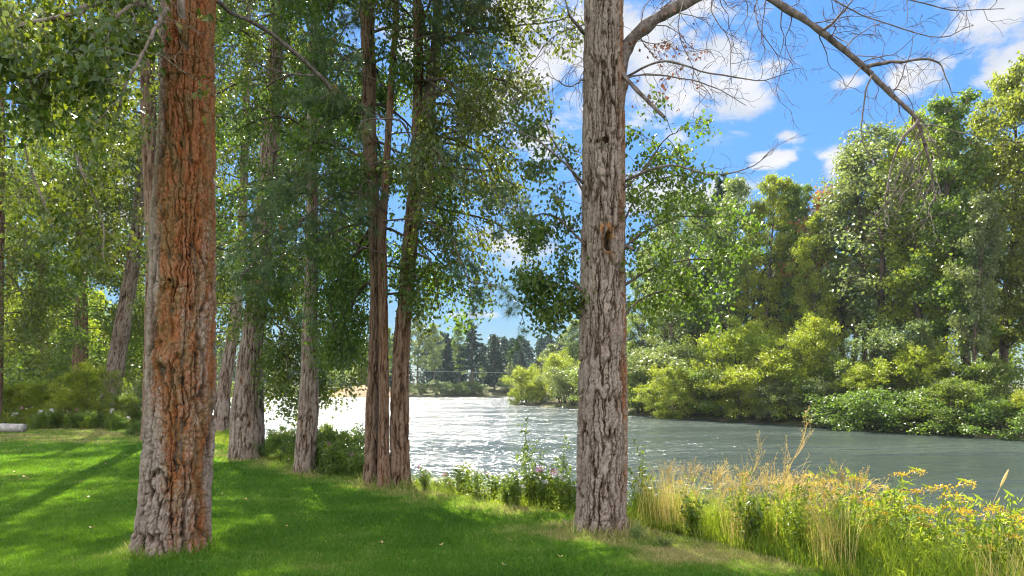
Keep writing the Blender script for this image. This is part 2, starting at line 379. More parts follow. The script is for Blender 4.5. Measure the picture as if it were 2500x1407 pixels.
BASES = [(-4.06, 8.1, 0.45), (1.17, 9.15, 0.42), (-2.69, 13.3, 0.22), (-2.1, 13.0, 0.3), (-2.4, 12.9, 0.2), (-4.6, 15.2, 0.28), (-6.97, 18.0, 0.5)]
def basering(X, Y, w):
    q_ = np.zeros_like(np.asarray(X, float))
    for bx_, by_, br_ in BASES: q_ = np.maximum(q_, np.exp(-np.maximum(0, np.hypot(X-bx_, Y-by_)-br_)/w))
    return q_
def dryness(X, Y):
    a = nearsd(X, Y)
    d = 0.75 * sstep(-1.8, 0.1, a) + 0.75 * sstep(21.0, 24.5, Y)
    d = d + 1.15 * (fbm(X*0.55, Y*0.8, octv=3, seed=21) - 0.5) + 0.06 + 0.7 * (fbm(X*3, Y*3, octv=3, seed=22) - 0.5)
    return d + 0.5*basering(X, Y, 0.18)
ground = np_mesh('ground', np.stack([X, Y, Z], -1).reshape(-1, 3), np.stack([b0, b0+1, b0+nx+1, b0+nx], -1).reshape(-1, 4), M['ground'],
                 pattrs={'lawn': lawn.ravel(), 'dry': (dryness(X, Y)).ravel(), 'sand': sstep(0.4, 1.2, HP).ravel() * 0.9})
ground['kind'] = 'structure'; ground['label'] = 'green lawn and river banks'
wx = np.linspace(-600, 600, 13); wy = np.linspace(-120, 600, 9); X, Y = np.meshgrid(wx, wy)
i, j = np.meshgrid(np.arange(12), np.arange(8)); b0 = j*13+i
water = np_mesh('river_water', np.stack([X, Y, X*0 + WATER], -1).reshape(-1, 3), np.stack([b0, b0+1, b0+14, b0+13], -1).reshape(-1, 4), M['water'])
water['kind'] = 'structure'; water['label'] = 'rippled river glittering in the sun'

# ------------------------------------------------------------------ trunks with modelled bark
def voro(u, v, per, seed):
    iu, iv = np.floor(u), np.floor(v); f1 = np.full(u.shape, 9.0); f2 = f1.copy()
    for a in (-1, 0, 1):
        for b in (-1, 0, 1):
            cu, cv_ = iu + a, iv + b; k = np.mod(cu, per)
            jx = _h(k, cv_, k*0, seed); jy = _h(k, cv_, k*0 + 7, seed)
            d = np.hypot(cu + jx - u, cv_ + jy - v)
            m_ = d < f1; f2 = np.where(m_, f1, np.minimum(f2, d)); f1 = np.where(m_, d, f1)
    return f1, f2
def trunk(name, prof, mat, parent, seed, du=0.02, dv=0.025, depth=0.03, cell=0.07, lich=None, knots=(), top=None, flare=0.0, ofs=(0, 0, 0), bare=None):
    """prof: rows (x, y, z, radius) bottom to top; relief is real geometry"""
    prof = np.asarray(prof, float)
    z = np.arange(prof[0, 2], prof[-1, 2] + dv, dv)
    xs_ = spline(prof[:, :3], 400); rr = np.interp(xs_[:, 2], prof[:, 2], prof[:, 3])
    o_ = np.argsort(xs_[:, 2]); cx = np.interp(z, xs_[o_, 2], xs_[o_, 0]); cyy = np.interp(z, xs_[o_, 2], xs_[o_, 1]); r = np.interp(z, xs_[o_, 2], rr[o_])
    k = np.ones(9)/9; r = np.convolve(np.pad(r, 4, 'edge'), k, 'valid')
    Rm = prof[:, 3].max(); nu = max(10, int(2*np.pi*Rm/du)); th = np.linspace(0, 2*np.pi, nu, endpoint=False)
    TH, ZZ = np.meshgrid(th, z); RR = np.repeat(r[:, None], nu, 1); base = prof[0, 2]
    px_, py_ = np.cos(TH)*Rm, np.sin(TH)*Rm
    zz = ZZ - base
    wu = (fbm(px_*4, py_*4, zz*2.2, 3, seed) - 0.5) * 2.2
    wv = (fbm(px_*3, py_*3, zz*3, 2, seed+5) - 0.5) * 1.2
    f_ = 1.0/cell
    T2_ = TH + ((fbm(px_*5, py_*5, zz*5, 3, seed) - 0.5)*0.9*cell + (fbm(px_*9, py_*9, zz*16, 2, seed+3) - 0.5)*0.35*cell)/Rm*1.6
    qx, qy = np.cos(T2_)*Rm*f_, np.sin(T2_)*Rm*f_; qz = zz*f_
    c1 = np.abs(2*vn(qx, qy, qz*0.13, seed+11) - 1); c1b = np.abs(2*vn(qx*0.9+40, qy*0.9, qz*0.10, seed+12) - 1)
    c2 = np.abs(2*vn(qx*2.1, qy*2.1, qz*0.33, seed+13) - 1); c3 = np.abs(2*vn(qx*0.9, qy*0.9, qz*0.9 + 0.5*c2, seed+14) - 1)
    fine = fbm(px_*38, py_*38, zz*20, 3, seed+17)
    mid_ = fbm(qx*1.3, qy*1.3, qz*0.5, 2, seed+19)
    rel = 0.56*sstep(0.02, 0.20, np.minimum(c1, c1b*1.1)) + 0.24*sstep(0.0, 0.30, c2) + 0.34*(mid_-0.1) + 0.34*(fine-0.5) - 0.26*sstep(0.13, 0.0, c3)
    c5 = np.abs(2*vn(qx*2.3, qy*2.3, qz*2.4 + 1.5*c2, seed+15) - 1); c6 = np.abs(2*vn(qx*4.5, qy*4.5, qz*1.1 + c3, seed+16) - 1)
    rel = rel - 0.17*sstep(0.14, 0.0, c5) - 0.12*sstep(0.2, 0.0, c6)
    rel = np.clip(rel*1.12, 0, 1.1)
    up = 0.55 + 0.45*sstep(prof[-1, 2]*0.9, 0.5, ZZ) 
    D = depth * up * (rel - 0.75) + 0.03*Rm*(fbm(px_*2.2, py_*2.2, zz*0.9, 2, seed+40) - 0.5)*2
    if flare:
        lob = 0.5 + 0.5*np.sin(TH*5 + seed + 1.4*np.sin(TH*2+seed)) 
        D = D + flare*(0.35*np.exp(-zz/0.22) + 1.5*lob**2.5*np.exp(-zz/0.13)) 
    L = np.zeros_like(rel); Bw = np.zeros_like(rel)
    for (kth, kz, ku, kv, kd, kb) in knots:      # angle, height, half width m, half height m, depth (- in, + out), bare wood
        dth = (TH - kth + np.pi) % (2*np.pi) - np.pi
        a_ = dth*Rm + 0.35*ku*(fbm(px_*12, py_*12, zz*9, 2, seed+60)-0.5)*2; b_ = (ZZ - kz)
        q = (a_/ku)**2 + (b_/kv)**2
        D += kd * np.exp(-q*1.4) if kd > 0 else kd * sstep(1.15, 0.55, q) + 0.018*np.exp(-(q-1.3)**2*3)
        if kd < 0: rel = rel * (1 - 0.75*sstep(1.2, 0.6, q))
        if kb:
            Bw = np.maximum(Bw, sstep(2.6, 1.0, q) * sstep(0.50, 0.62, fbm(px_*16, py_*16, zz*7, 2, seed+70) + 0.12 + 0.10*np.sign(a_)))
    if lich is not None:
        L = lich(TH, ZZ, fbm(px_*5, py_*5, zz*0.9, 4, seed+80))
    Rf = RR + D
    V = np.stack([cx[:, None] + np.cos(TH)*Rf - ofs[0], cyy[:, None] + np.sin(TH)*Rf - ofs[1], ZZ - ofs[2]], -1).reshape(-1, 3)
    i, j = np.meshgrid(np.arange(len(z)-1), np.arange(nu), indexing='ij'); j2 = (j+1) % nu
    Fc = np.stack([i*nu+j, i*nu+j2, (i+1)*nu+j2, (i+1)*nu+j], -1).reshape(-1, 4)
    return np_mesh(name, V, Fc, mat, smooth=True, parent=parent, pattrs={'relief': rel.ravel(), 'lichen': L.ravel(), 'bare': Bw.ravel()})
def prof_px(d, rows, z0, ztop, rtop=None, lean=(0, 0)):
    """rows: (pixel y, left x, right x) from base to top"""
    out = []
    for (y, l, r) in rows:
        p_ = px((l+r)/2, y, d); out.append([p_[0], d, p_[2], (r-l)/2/F*d*0.97])
    out[0][2] = z0
    a, b = out[-1], out[-2]
    s = (a[0]-b[0])/(a[2]-b[2])
    if ztop > a[2] + 0.5:
        out.append([a[0] + s*(ztop-a[2])*0.6 + lean[0], d + lean[1], ztop, rtop or a[3]*0.35])
    return np.array(out)

# ------------------------------------------------------------------ branching
def norm(v): return v / (np.linalg.norm(v) + 1e-9)
def grow(geo, nodes, rng, start, d, L, r, level, sag=0.25, wob=0.18, kids=(5, 5), spread=0.9, minr=0.003, sides=(6, 4, 3), ratio=0.5):
    """a branch that wanders, sags and forks; the outermost nodes carry the leaves"""
    n = 7 if level > 0 else 5
    P = [np.array(start, float)]; d = norm(np.array(d, float)); dirs = [d]
    for k in range(n):
        d = norm(d + rng.normal(size=3)*wob + np.array([0, 0, -sag/n]))
        P.append(P[-1] + d*L/n); dirs.append(d)
    P = np.array(P)
    if geo is not None: geo.tube(P, np.linspace(r, max(minr, r*0.3), len(P)), sides[min(len(sides)-1, 2-level) if level < 3 else 0])
    if level == 0:
        nodes.extend(P[1:]); return
    m = kids[level-1] if level-1 < len(kids) else kids[-1]
    for k in range(m):
        u = 0.18 + 0.82*(k + rng.random())/m; f = u*n; i_ = min(n-1, int(f)); q = P[i_] + (P[i_+1]-P[i_])*(f-i_)
        side = rng.normal(size=3); side -= side @ dirs[i_] * dirs[i_]
        dd = norm(dirs[i_] + norm(side)*spread*(0.6+0.6*rng.random()))
        grow(geo, nodes, rng, q, dd, L*ratio*(1.15-0.6*u)*(0.7+0.6*rng.random()), max(minr, r*0.5*(1-0.5*u)), level-1, sag, wob, kids, spread, minr, sides, ratio)
    nodes.extend(P[-2:])

def scatter(nodes, n, sig, rng, zs=1.0):
    N = np.array(nodes); k = rng.integers(0, len(N), n)
    o = rng.normal(size=(n, 3))*sig; o[:, 2] *= zs
    return N[k] + o

# a generic grown tree of its own mesh (origin at its base), for the banks
def grow_tree(seed, Ht, Rc, h0, nl, kinds, leaf, size, sig, shape='oval', trunk_r=0.2, limb='limb_dark', kids=(4, 4), sag=0.15, elev=0.5, droop=0.5, fork=1):
    rng = np.random.default_rng(seed); g = Geo(); nodes = []; tips = []
    for s_ in range(fork):
        off = np.array([0, 0, 0.]) if fork == 1 else np.array([rng.normal()*0.25, rng.normal()*0.25, 0])
        ln = rng.normal(size=2)*(0.02 if fork == 1 else 0.16)*Ht
        P = np.array([off + [ln[0]*u**1.3 + 0.015*Ht*math.sin(u*6+seed), ln[1]*u**1.3 + 0.012*Ht*math.cos(u*5+seed), Ht*0.97*u*(1 if s_ == 0 else 0.85)] for u in np.linspace(0, 1, 12)])
        g.tube(P, trunk_r*np.linspace(1.15, 0.08, 12)/(1 if fork == 1 else 1.6), 8)
        for k in range(nl // fork):
            u = (k + rng.random())/(nl//fork); zf = h0/Ht + (0.98 - h0/Ht)*u
            f = zf*11; i_ = min(10, int(f)); q = P[i_] + (P[i_+1]-P[i_])*(f-i_)
            prof = {'oval': math.sin(math.pi*(0.12+0.86*u))**0.7, 'column': 0.55+0.45*math.sin(math.pi*(0.1+0.85*u)) - 0.45*max(0, u-0.75)*4*0.5,
                    'cone': 1.05*(1-u)**0.8+0.06, 'flat': 0.9*math.sin(math.pi*min(1, 0.3+0.7*u))**0.5}[shape]
            azm = k*2.4 + rng.random()*0.9 + s_
            e = elev + (0.25 if shape != 'cone' else -0.05)*u
            d = np.array([math.cos(azm)*math.cos(e), math.sin(azm)*math.cos(e), math.sin(e)])
            grow(g, nodes, rng, q, d, Rc*max(0.12, prof)*(0.75+0.5*rng.random()), trunk_r*0.28*(1-0.6*u), 2, sag, 0.14, kids, 0.85, 0.006, (5, 3, 3))
    pos = scatter(nodes, leaf, sig, rng, 0.7)
    # clumps of slightly different hue
    v = np.clip(0.15 + 0.7*fbm(pos[:, 0]*0.9, pos[:, 1]*0.9, pos[:, 2]*0.9, 3, seed) + rng.normal(size=leaf)*0.16, 0, 1)
    V, Fc = leaves(pos, size*(0.6+0.8*rng.random(leaf)), rng, droop)
    root = empty('broadleaf_tree' if shape != 'cone' else 'conifer_tree', (0, 0, 0))
    g.build('trunk', M[limb], root)
    np_mesh('crown', V, Fc, M[kinds], {'v': v}, False, root)
    return root

def grow_conifer(seed, Ht, Rc, h0, n_wh, size, dens, mat='conifer', open_=0.0):
    rng = np.random.default_rng(seed); g = Geo(); pts = []; dirs = []
    P = np.array([[0.1*math.sin(u*4+seed), 0.1*math.cos(u*3+seed), Ht*u] for u in np.linspace(0, 1, 12)])
    g.tube(P, Ht*0.014*np.linspace(1.3, 0.08, 12), 8)
    for k in range(n_wh):
        u = (k + rng.random()*0.6)/n_wh; z = h0 + (Ht-h0)*u
        for b in range(rng.integers(4, 7)):
            azm = rng.random()*6.28; L = Rc*((1-u)**0.75+0.06)*(0.6+0.55*rng.random())*(1 if rng.random() > open_ else 0.4)
            e = 0.25 - 0.35*(1-u) + rng.normal()*0.1
            d = np.array([math.cos(azm)*math.cos(e), math.sin(azm)*math.cos(e), math.sin(e)])
            q = np.array([0.1*math.sin(u*4+seed), 0.1*math.cos(u*3+seed), z])
            B = np.array([q + d*L*s + np.array([0, 0, -0.12*L*s*s + 0.10*L*s**4]) for s in np.linspace(0, 1, 6)])
            g.tube(B, np.linspace(Ht*0.0028, 0.01, 6), 3)
            m = int(dens*L) + 3; s = 0.15 + 0.85*np.sqrt(rng.random(m)); wv_ = rng.normal(size=(m, 3))*np.array([1, 1, 0.45])*0.16*L**0.6*(1.15-s)[:, None]
            pts.append(q + d*L*s[:, None] + np.c_[np.zeros((m, 2)), -0.12*L*s*s + 0.1*L*s**4] + wv_); dirs.append(np.repeat(d[None], m, 0))
    pos = np.vstack(pts); dd = np.vstack(dirs); m = len(pos)
    # needle sprays: each leaf-quad points outward
    q = dd + rng.normal(size=(m, 3))*0.7; q /= np.linalg.norm(q, axis=1, keepdims=True)
    s = np.cross(q, rng.normal(size=(m, 3))); s /= np.linalg.norm(s, axis=1, keepdims=True)
    Lq = size*(0.6+0.8*rng.random(m))[:, None]
    V = np.stack([pos, pos + q*Lq*0.5 + s*Lq*0.17, pos + q*Lq, pos + q*Lq*0.5 - s*Lq*0.17], 1).reshape(-1, 3)
    v = np.clip(0.5 + rng.normal(size=m)*0.25, 0, 1)
    root = empty('conifer_tree', (0, 0, 0)); g.build('trunk', M['limb_dark'], root)
    np_mesh('crown', V, np.arange(4*m).reshape(-1, 4), M[mat], {'v': v}, False, root)
    return root

# ================================================================== the near trees
def foliage(name, nodes, n, size, sig, rng, mat, root, base, droop=0.6, seed=0, v0=0.0, zs=0.9):
    pos = scatter(nodes, n, sig, rng, zs)
    v = np.clip(0.12 + v0 + 0.65*fbm(pos[:, 0]*1.4, pos[:, 1]*1.4, pos[:, 2]*1.4, 3, seed) + rng.normal(size=n)*0.17, 0, 1)
    V, Fc = leaves(pos - base, size*(0.55+0.75*rng.random(n)), rng, droop)
    return np_mesh(name, V, Fc, M[mat], {'v': v}, False, root)
def build(g, name, mat, root, base):
    tk = [c for c in root.children if c.name.startswith('trunk')]
    o = g.build(name, M[mat], tk[0] if tk else root); rebase(o, base); return o
def limb_along(g, nodes, rng, P, r0, r1, ntw, L, r, sag=0.5, level=1, kids=(4,), spread=1.0, n=24, wob=0.2, t0=0.1, side=None, sides=6):
    """a limb through given points with twigs off it"""
    C = spline(P, n); C = C + np.cumsum(rng.normal(size=C.shape)*0.006, 0)
    g.tube(C, np.linspace(r0, r1, n)*(1 + 0.10*rng.normal(size=n)), sides)
    T = np.gradient(C, axis=0)
    for k in range(ntw):
        u = t0 + (1-t0)*(k + rng.random())/ntw; i_ = min(n-1, int(u*(n-1)))
        s = rng.normal(size=3); s -= s @ norm(T[i_]) * norm(T[i_])
        d = norm(norm(T[i_])*0.6 + norm(s)*spread)
        grow(g, nodes, rng, C[i_], d, L*(0.6+0.7*rng.random()), r, level, sag, wob, kids, 0.9, 0.0022, (4, 3, 3), 0.55)
    return C
def auto_limbs(g, nodes, rng, prof, zlo, zhi, nl, L, r, sag, elev=0.35, kids=(4, 5), azf=None, lfun=None):
    for k in range(nl):
        z = zlo + (zhi-zlo)*(k+rng.random())/nl
        q = np.array([np.interp(z, prof[:, 2], prof[:, 0]), np.interp(z, prof[:, 2], prof[:, 1]), z])
        a = azf(rng, k) if azf else k*2.4 + rng.random()
        e = elev + rng.normal()*0.2
        ll = L*(0.65+0.6*rng.random())*(lfun(z) if lfun else 1)
        grow(g, nodes, rng, q, (math.cos(a)*math.cos(e), math.sin(a)*math.cos(e), math.sin(e)), ll, r, 2, sag, 0.15, kids, 0.8, 0.004, (6, 4, 3), 0.5)

def near_tree(name, label, d, rows, ztop, seed, mat='bark', du=0.02, dv=0.03, depth=0.03, cell=0.075, flare=0.08, lich=None, knots=(), lean=(0, 0), rtop=None, cat='tree', group=None):
    z0 = H0((rows[0][1]+rows[0][2]-2*CX)/2/F*d, d) - 0.06
    pr = prof_px(d, rows, z0, ztop, rtop, lean)
    base = pr[0, :3].copy(); root = empty(name, base)
    tag(root, label, cat, group)
    trunk('trunk', pr, M[mat], root, seed, du, dv, depth, cell, lich, knots, flare=flare, ofs=base)
    return root, base, pr

# --- big trunk on the left with orange lichen
TH_F = -math.pi/2      # the side of a trunk that faces the lawn
def lich1(TH, Z, nz):
    rt = np.cos(TH - (-0.72))          # right and front
    g_ = 0.60*sstep(-0.35, 0.9, rt) + 1.0*(nz-0.5)
    hi = sstep(0.4, 3.0, Z)*0.30 + 0.16*sstep(3.2, 5.5, Z) - 0.1
    return np.clip(g_ + hi, 0, 1)
kn1 = [(TH_F+0.15, px(430, 680, 7.75)[2], 0.10, 0.09, 0.05, 0), (TH_F-0.1, px(420, 880, 7.75)[2], 0.16, 0.10, 0.07, 0),
       (TH_F+0.1, px(430, 685, 7.75)[2], 0.035, 0.02, -0.05, 0), (TH_F+0.7, px(500, 1120, 7.75)[2], 0.10, 0.08, 0.05, 0), (TH_F+0.5, px(480, 930, 7.75)[2], 0.03, 0.05, -0.04, 0),
       (TH_F+0.2, px(450, 60, 7.75)[2], 0.06, 0.10, 0.06, 0)]
T1, b1, p1 = near_tree('cottonwood_tree', 'large cottonwood on the lawn, grey ridged trunk stained orange on its right side', 8.1,
    [(1372, 330, 505), (1320, 338, 504), (1200, 349, 508), (1080, 358, 516), (1000, 364, 518), (850, 367, 518), (700, 372, 519), (550, 377, 519), (450, 385, 519), (300, 395, 518), (150, 399, 519), (0, 400, 521)],
    17, 3, du=0.008, dv=0.010, depth=0.075, cell=0.07, flare=0.075, lich=lich1, knots=kn1, rtop=0.12, lean=(0.2, 0.4))
rng = np.random.default_rng(11); g = Geo(); nd = []
def q(*a): return [px(*p_) for p_ in a]
for P, r0, n_ in ((q((420, -60, 7.8), (330, -40, 7.2), (200, 20, 6.9), (60, 60, 6.8), (-80, 110, 7.0)), 0.05, 16),
              (q((400, 60, 7.7), (330, 10, 7.2), (230, 90, 6.9), (120, 170, 6.8), (20, 260, 6.9)), 0.035, 15),
              (q((430, -160, 7.7), (300, -120, 7.8), (120, -60, 8.2), (-60, -10, 8.6)), 0.06, 15),
              (q((410, 20, 7.6), (370, 80, 7.0), (310, 190, 6.8), (270, 290, 6.9)), 0.025, 8),
              (q((400, -100, 7.9), (250, 40, 9.6), (180, 330, 9.9), (240, 520, 9.8), (250, 640, 9.6)), 0.03, 13),
              (q((400, -100, 7.9), (150, 60, 9.8), (60, 320, 9.9), (110, 500, 9.8), (150, 600, 9.7)), 0.03, 11)):
    limb_along(g, nd, rng, P, r0, 0.008, n_, 0.62, 0.008, sag=0.6, level=1, kids=(4,), t0=0.15)
auto_limbs(g, nd2 := [], rng, p1, 8.6, 16.5, 24, 2.6, 0.05, 0.3)
build(g, 'limbs', 'limb', T1, b1)
g = Geo(); bt = []
limb_along(g, bt, rng, q((505, -20, 8.3), (560, 30, 8.9), (650, 78, 9.6), (740, 150, 10.2), (805, 215, 10.6)), 0.022, 0.036, 5, 0.5, 0.006, sag=0.5, level=1, kids=(3,), n=26, t0=0.1)
limb_along(g, bt, rng, q((778, 185, 10.4), (720, 180, 10.2), (680, 170, 10.0), (610, 140, 9.8), (565, 120, 9.7)), 0.014, 0.004, 7, 0.4, 0.004, sag=0.5, level=1, kids=(3,), n=20)
build(g, 'bare_limb', 'dead', T1, b1)
g = Geo(); g.tube(spline(q((444, 42, 7.42), (441, 10, 7.34), (440, -60, 7.32), (436, -160, 7.3)), 10), np.linspace(0.042, 0.034, 10), 10)
build(g, 'sawn_limb', 'limb', T1, b1)
nd = [p_ for p_ in nd if p_[0]/p_[1] < (335-CX)/F or p_[2] > 5.6 and p_[0]/p_[1] < (385-CX)/F]
foliage('crown', nd, 8500, 0.082, 0.10, rng, 'leaf_olive', T1, b1, 0.75, 4, 0.0)
foliage('upper_crown', nd2, 6500, 0.17, 0.25, rng, 'leaf_olive', T1, b1, 0.5, 5)
tw = []
for (x, y) in ((500, 45), (440, 60), (510, 200), (490, 240), (505, 290)):
    g = Geo(); grow(g, tw, rng, px(x, y, 7.72), (0.3, -0.7, 0.1), 0.16, 0.003, 0, 0.6); build(g, 'sprig', 'limb', T1, b1)
foliage('sprig_leaves', tw, 26, 0.085, 0.04, rng, 'leaf_olive', T1, b1, 0.7, 4, 0.2)

# --- big grey trunk right of the middle, with the woodpecker hole
def lich2(TH, Z, nz):
    return np.clip(0.45*sstep(0.72, 1.0, np.cos(TH - (-0.35))) + 0.9*(nz-0.5) + 0.1*sstep(2, 5, Z), 0, 1)
kn2 = [(TH_F+0.10, px(1475, 592, 8.9)[2], 0.075, 0.13, -0.14, 1), (TH_F+0.05, px(1477, 556, 8.9)[2], 0.09, 0.05, 0.03, 1), (TH_F+0.28, px(1490, 630, 8.9)[2], 0.04, 0.07, 0.012, 1),
       (TH_F-0.05, px(1470, 345, 8.9)[2], 0.05, 0.05, -0.05, 0), (TH_F-0.05, px(1470, 345, 8.9)[2], 0.12, 0.10, 0.04, 0),
       (TH_F+0.55, px(1505, 820, 8.9)[2], 0.10, 0.12, 0.05, 0), (TH_F+0.95, px(1520, 890, 8.9)[2], 0.035, 0.14, -0.05, 0), (TH_F+0.0, px(1470, 870, 8.9)[2], 0.09, 0.09, 0.04, 0),
       (TH_F+1.4, px(1525, 185, 8.9)[2], 0.12, 0.16, 0.06, 0), (TH_F-0.1, px(1470, 160, 8.9)[2], 0.05, 0.07, -0.035, 0), (TH_F-0.5, px(1425, 1060, 8.9)[2], 0.3, 0.07, 0.02, 0)]
T2, b2, p2 = near_tree('cottonwood_tree', 'large grey cottonwood at the lawn edge with a woodpecker hole, right of the middle', 9.15,
    [(1312, 1401, 1528), (1280, 1404, 1529), (1200, 1408, 1529), (1080, 1410, 1532), (950, 1412, 1531), (850, 1415, 1529), (700, 1418, 1527), (550, 1420, 1525), (400, 1422, 1525), (300, 1424, 1525), (150, 1425, 1522), (0, 1427, 1521)],
    17, 9, du=0.008, dv=0.010, depth=0.058, cell=0.055, flare=0.075, lich=lich2, knots=kn2, rtop=0.12)
rng = np.random.default_rng(21); g = Geo(); nd = []; bare = []
D2 = 9.1
limb_along(g, bare, rng, q((1500, 215, D2+0.05), (1528, 120, D2), (1580, 60, D2-0.1), (1680, 0, D2-0.2), (1780, -55, D2-0.2), (1880, -5, D2-0.2), (2010, 75, D2-0.3), (2130, 175, D2-0.35), (2235, 275, D2-0.4), (2262, 350, D2-0.4), (2290, 490, D2-0.4)),
           0.10, 0.008, 50, 0.85, 0.009, sag=0.6, level=2, kids=(4, 3), n=60, spread=1.1, t0=0.10, sides=10, wob=0.3)
for P, r0 in ((q((2010, 75, 8.6), (2060, 35, 8.5), (2100, -20, 8.4)), 0.02), (q((2120, 160, 8.5), (2200, 145, 8.4), (2290, 140, 8.3), (2330, 230, 8.2)), 0.024), (q((2245, 290, 8.5), (2200, 340, 8.5), (2160, 460, 8.5), (2155, 560, 8.5)), 0.022),
              (q((2130, 175, 8.55), (2110, 240, 8.5), (2100, 330, 8.45), (2130, 400, 8.4)), 0.014), (q((1530, 190, D2), (1620, 150, 8.7), (1720, 175, 8.6), (1850, 190, 8.5), (1930, 170, 8.4)), 0.016),
              (q((1525, 190, D2), (1600, 185, 8.8), (1720, 200, 8.8), (1820, 250, 8.8)), 0.014), (q((1525, 445, D2), (1570, 425, 8.8), (1650, 405, 8.7), (1740, 430, 8.6), (1830, 415, 8.5), (1900, 365, 8.4)), 0.019),
              (q((1425, 80, D2), (1395, 40, 8.8), (1370, -20, 8.7)), 0.03), (q((1425, 195, D2), (1380, 205, 8.8), (1330, 180, 8.6)), 0.012), (q((1425, 60, D2), (1350, 90, 8.7), (1290, 170, 8.5), (1250, 250, 8.4)), 0.010),
              (q((1760, -60, 8.7), (1740, 20, 8.7), (1790, 100, 8.6), (1800, 200, 8.6)), 0.008), (q((1900, -60, 8.6), (2000, -20, 8.5), (2120, 40, 8.4), (2280, 90, 8.3), (2380, 60, 8.2)), 0.012),
              (q((2100, -60, 8.6), (2200, -10, 8.5), (2330, 20, 8.4), (2450, 20, 8.3)), 0.012), (q((1690, -40, 8.7), (1660, 60, 8.6), (1690, 160, 8.6), (1740, 240, 8.5)), 0.007), (q((1850, -30, 8.7), (1850, 60, 8.6), (1900, 150, 8.5), (1890, 230, 8.5)), 0.007),
              (q((1422, 445, D2), (1380, 400, 8.8), (1320, 350, 8.7), (1250, 310, 8.6)), 0.024)):
    limb_along(g, bare, rng, P, r0, 0.004, 11, 0.5, 0.0045, sag=0.45, level=1, kids=(3,), n=20, spread=1.0, t0=0.1, wob=0.32)
for k in range(26):                       # fine dead twigs springing from the trunk
    y = rng.uniform(20, 620); s = rng.choice([-1, 1]); zz_ = px(0, y, D2)[2]
    a = TH_F + s*rng.uniform(0.5, 1.9); q0 = np.array([np.interp(zz_, p2[:, 2], p2[:, 0]) + 0.26*math.cos(a), D2 + 0.26*math.sin(a), zz_])
    grow(g, bare, rng, q0, (math.cos(a), math.sin(a)*0.6, rng.uniform(-0.5, 0.4)), rng.uniform(0.35, 0.9), 0.004, 1, 0.8, 0.28, (3,), 1.0, 0.0016, (4, 3, 3), 0.55)
auto_limbs(g, nd2 := [], rng, p2, 10.0, 16.5, 20, 2.4, 0.05, 0.3)
build(g, 'dead_limbs', 'dead', T2, b2)
g = Geo(); g.tube(spline(q((1515, 175, D2), (1550, 215, 8.7), (1590, 255, 8.55), (1622, 287, 8.4)), 12), np.linspace(0.03, 0.02, 12)*(1+0.1*np.sin(np.arange(12)*2)), 8)
build(g, 'broken_stub', 'dead', T2, b2)
g = Geo(); g.tube(spline(q((1515, 606, 9.1), (1535, 603, 9.0), (1548, 612, 8.9)), 6), np.linspace(0.04, 0.018, 6), 7)
build(g, 'snapped_twig', 'dead', T2, b2)
# leafy shoots
g = Geo()
for P, r0, n_, L in ((q((1515, 470, 9.0), (1570, 420, 9.2), (1620, 350, 9.3), (1660, 320, 9.3)), 0.016, 9, 0.5),
                  (q((1515, 610, 9.0), (1590, 560, 9.3), (1680, 530, 9.4), (1790, 540, 9.5)), 0.02, 14, 0.6),
                  (q((1515, 700, 9.0), (1600, 650, 9.4), (1700, 630, 9.5), (1800, 640, 9.5)), 0.02, 14, 0.55),
                  (q((1515, 780, 9.0), (1570, 730, 9.3), (1640, 710, 9.4), (1720, 730, 9.4)), 0.018, 13, 0.45),
                  (q((1515, 560, 9.1), (1560, 470, 9.5), (1640, 430, 9.6), (1700, 440, 9.6)), 0.015, 9, 0.5),
                  (q((1430, 480, 9.0), (1390, 400, 9.4), (1350, 340, 9.5), (1330, 290, 9.5)), 0.016, 10, 0.45),
                  (q((1430, 600, 9.0), (1370, 540, 9.3), (1310, 520, 9.4), (1270, 560, 9.4)), 0.018, 13, 0.42),
                  (q((1430, 720, 9.0), (1380, 680, 9.3), (1330, 670, 9.4), (1290, 710, 9.4)), 0.018, 15, 0.4),
                  (q((1430, 790, 9.0), (1395, 750, 9.3), (1360, 745, 9.3), (1330, 770, 9.3)), 0.014, 10, 0.32)):
    limb_along(g, nd, rng, P, r0, 0.005, n_, L, 0.006, sag=0.4, level=1, kids=(4,), n=16, spread=1.1, t0=0.1)
build(g, 'leafy_shoots', 'limb_dark', T2, b2)
foliage('crown', nd, 11000, 0.062, 0.075, rng, 'leaf_dark', T2, b2, 0.6, 14, 0.1)
foliage('upper_crown', nd2, 7000, 0.17, 0.25, rng, 'leaf', T2, b2, 0.5, 5)
dl = [p_ for p_ in bare if (1535-CX)/F*8.8 < p_[0] < (1720-CX)/F*8.8 and px(0, 255, 8.8)[2] < p_[2] < px(0, 70, 8.8)[2]]
foliage('withered_leaves', dl, 150, 0.05, 0.03, rng, 'leaf_brown', T2, b2, 0.5, 14)

# --- the row of trunks along the bank, left of the middle
def simple_lich(a0, amt):
    return lambda TH, Z, nz: np.clip(0.6*amt*sstep(0.1, 0.9, np.cos(TH - a0)) + 0.8*(nz-0.5) + 0.1*sstep(2, 6, Z), 0, 1)
def zcut(zs): return lambda z: zs(z)
rt_ = lambda lo, hi: (lambda rng, k: rng.uniform(lo, hi))

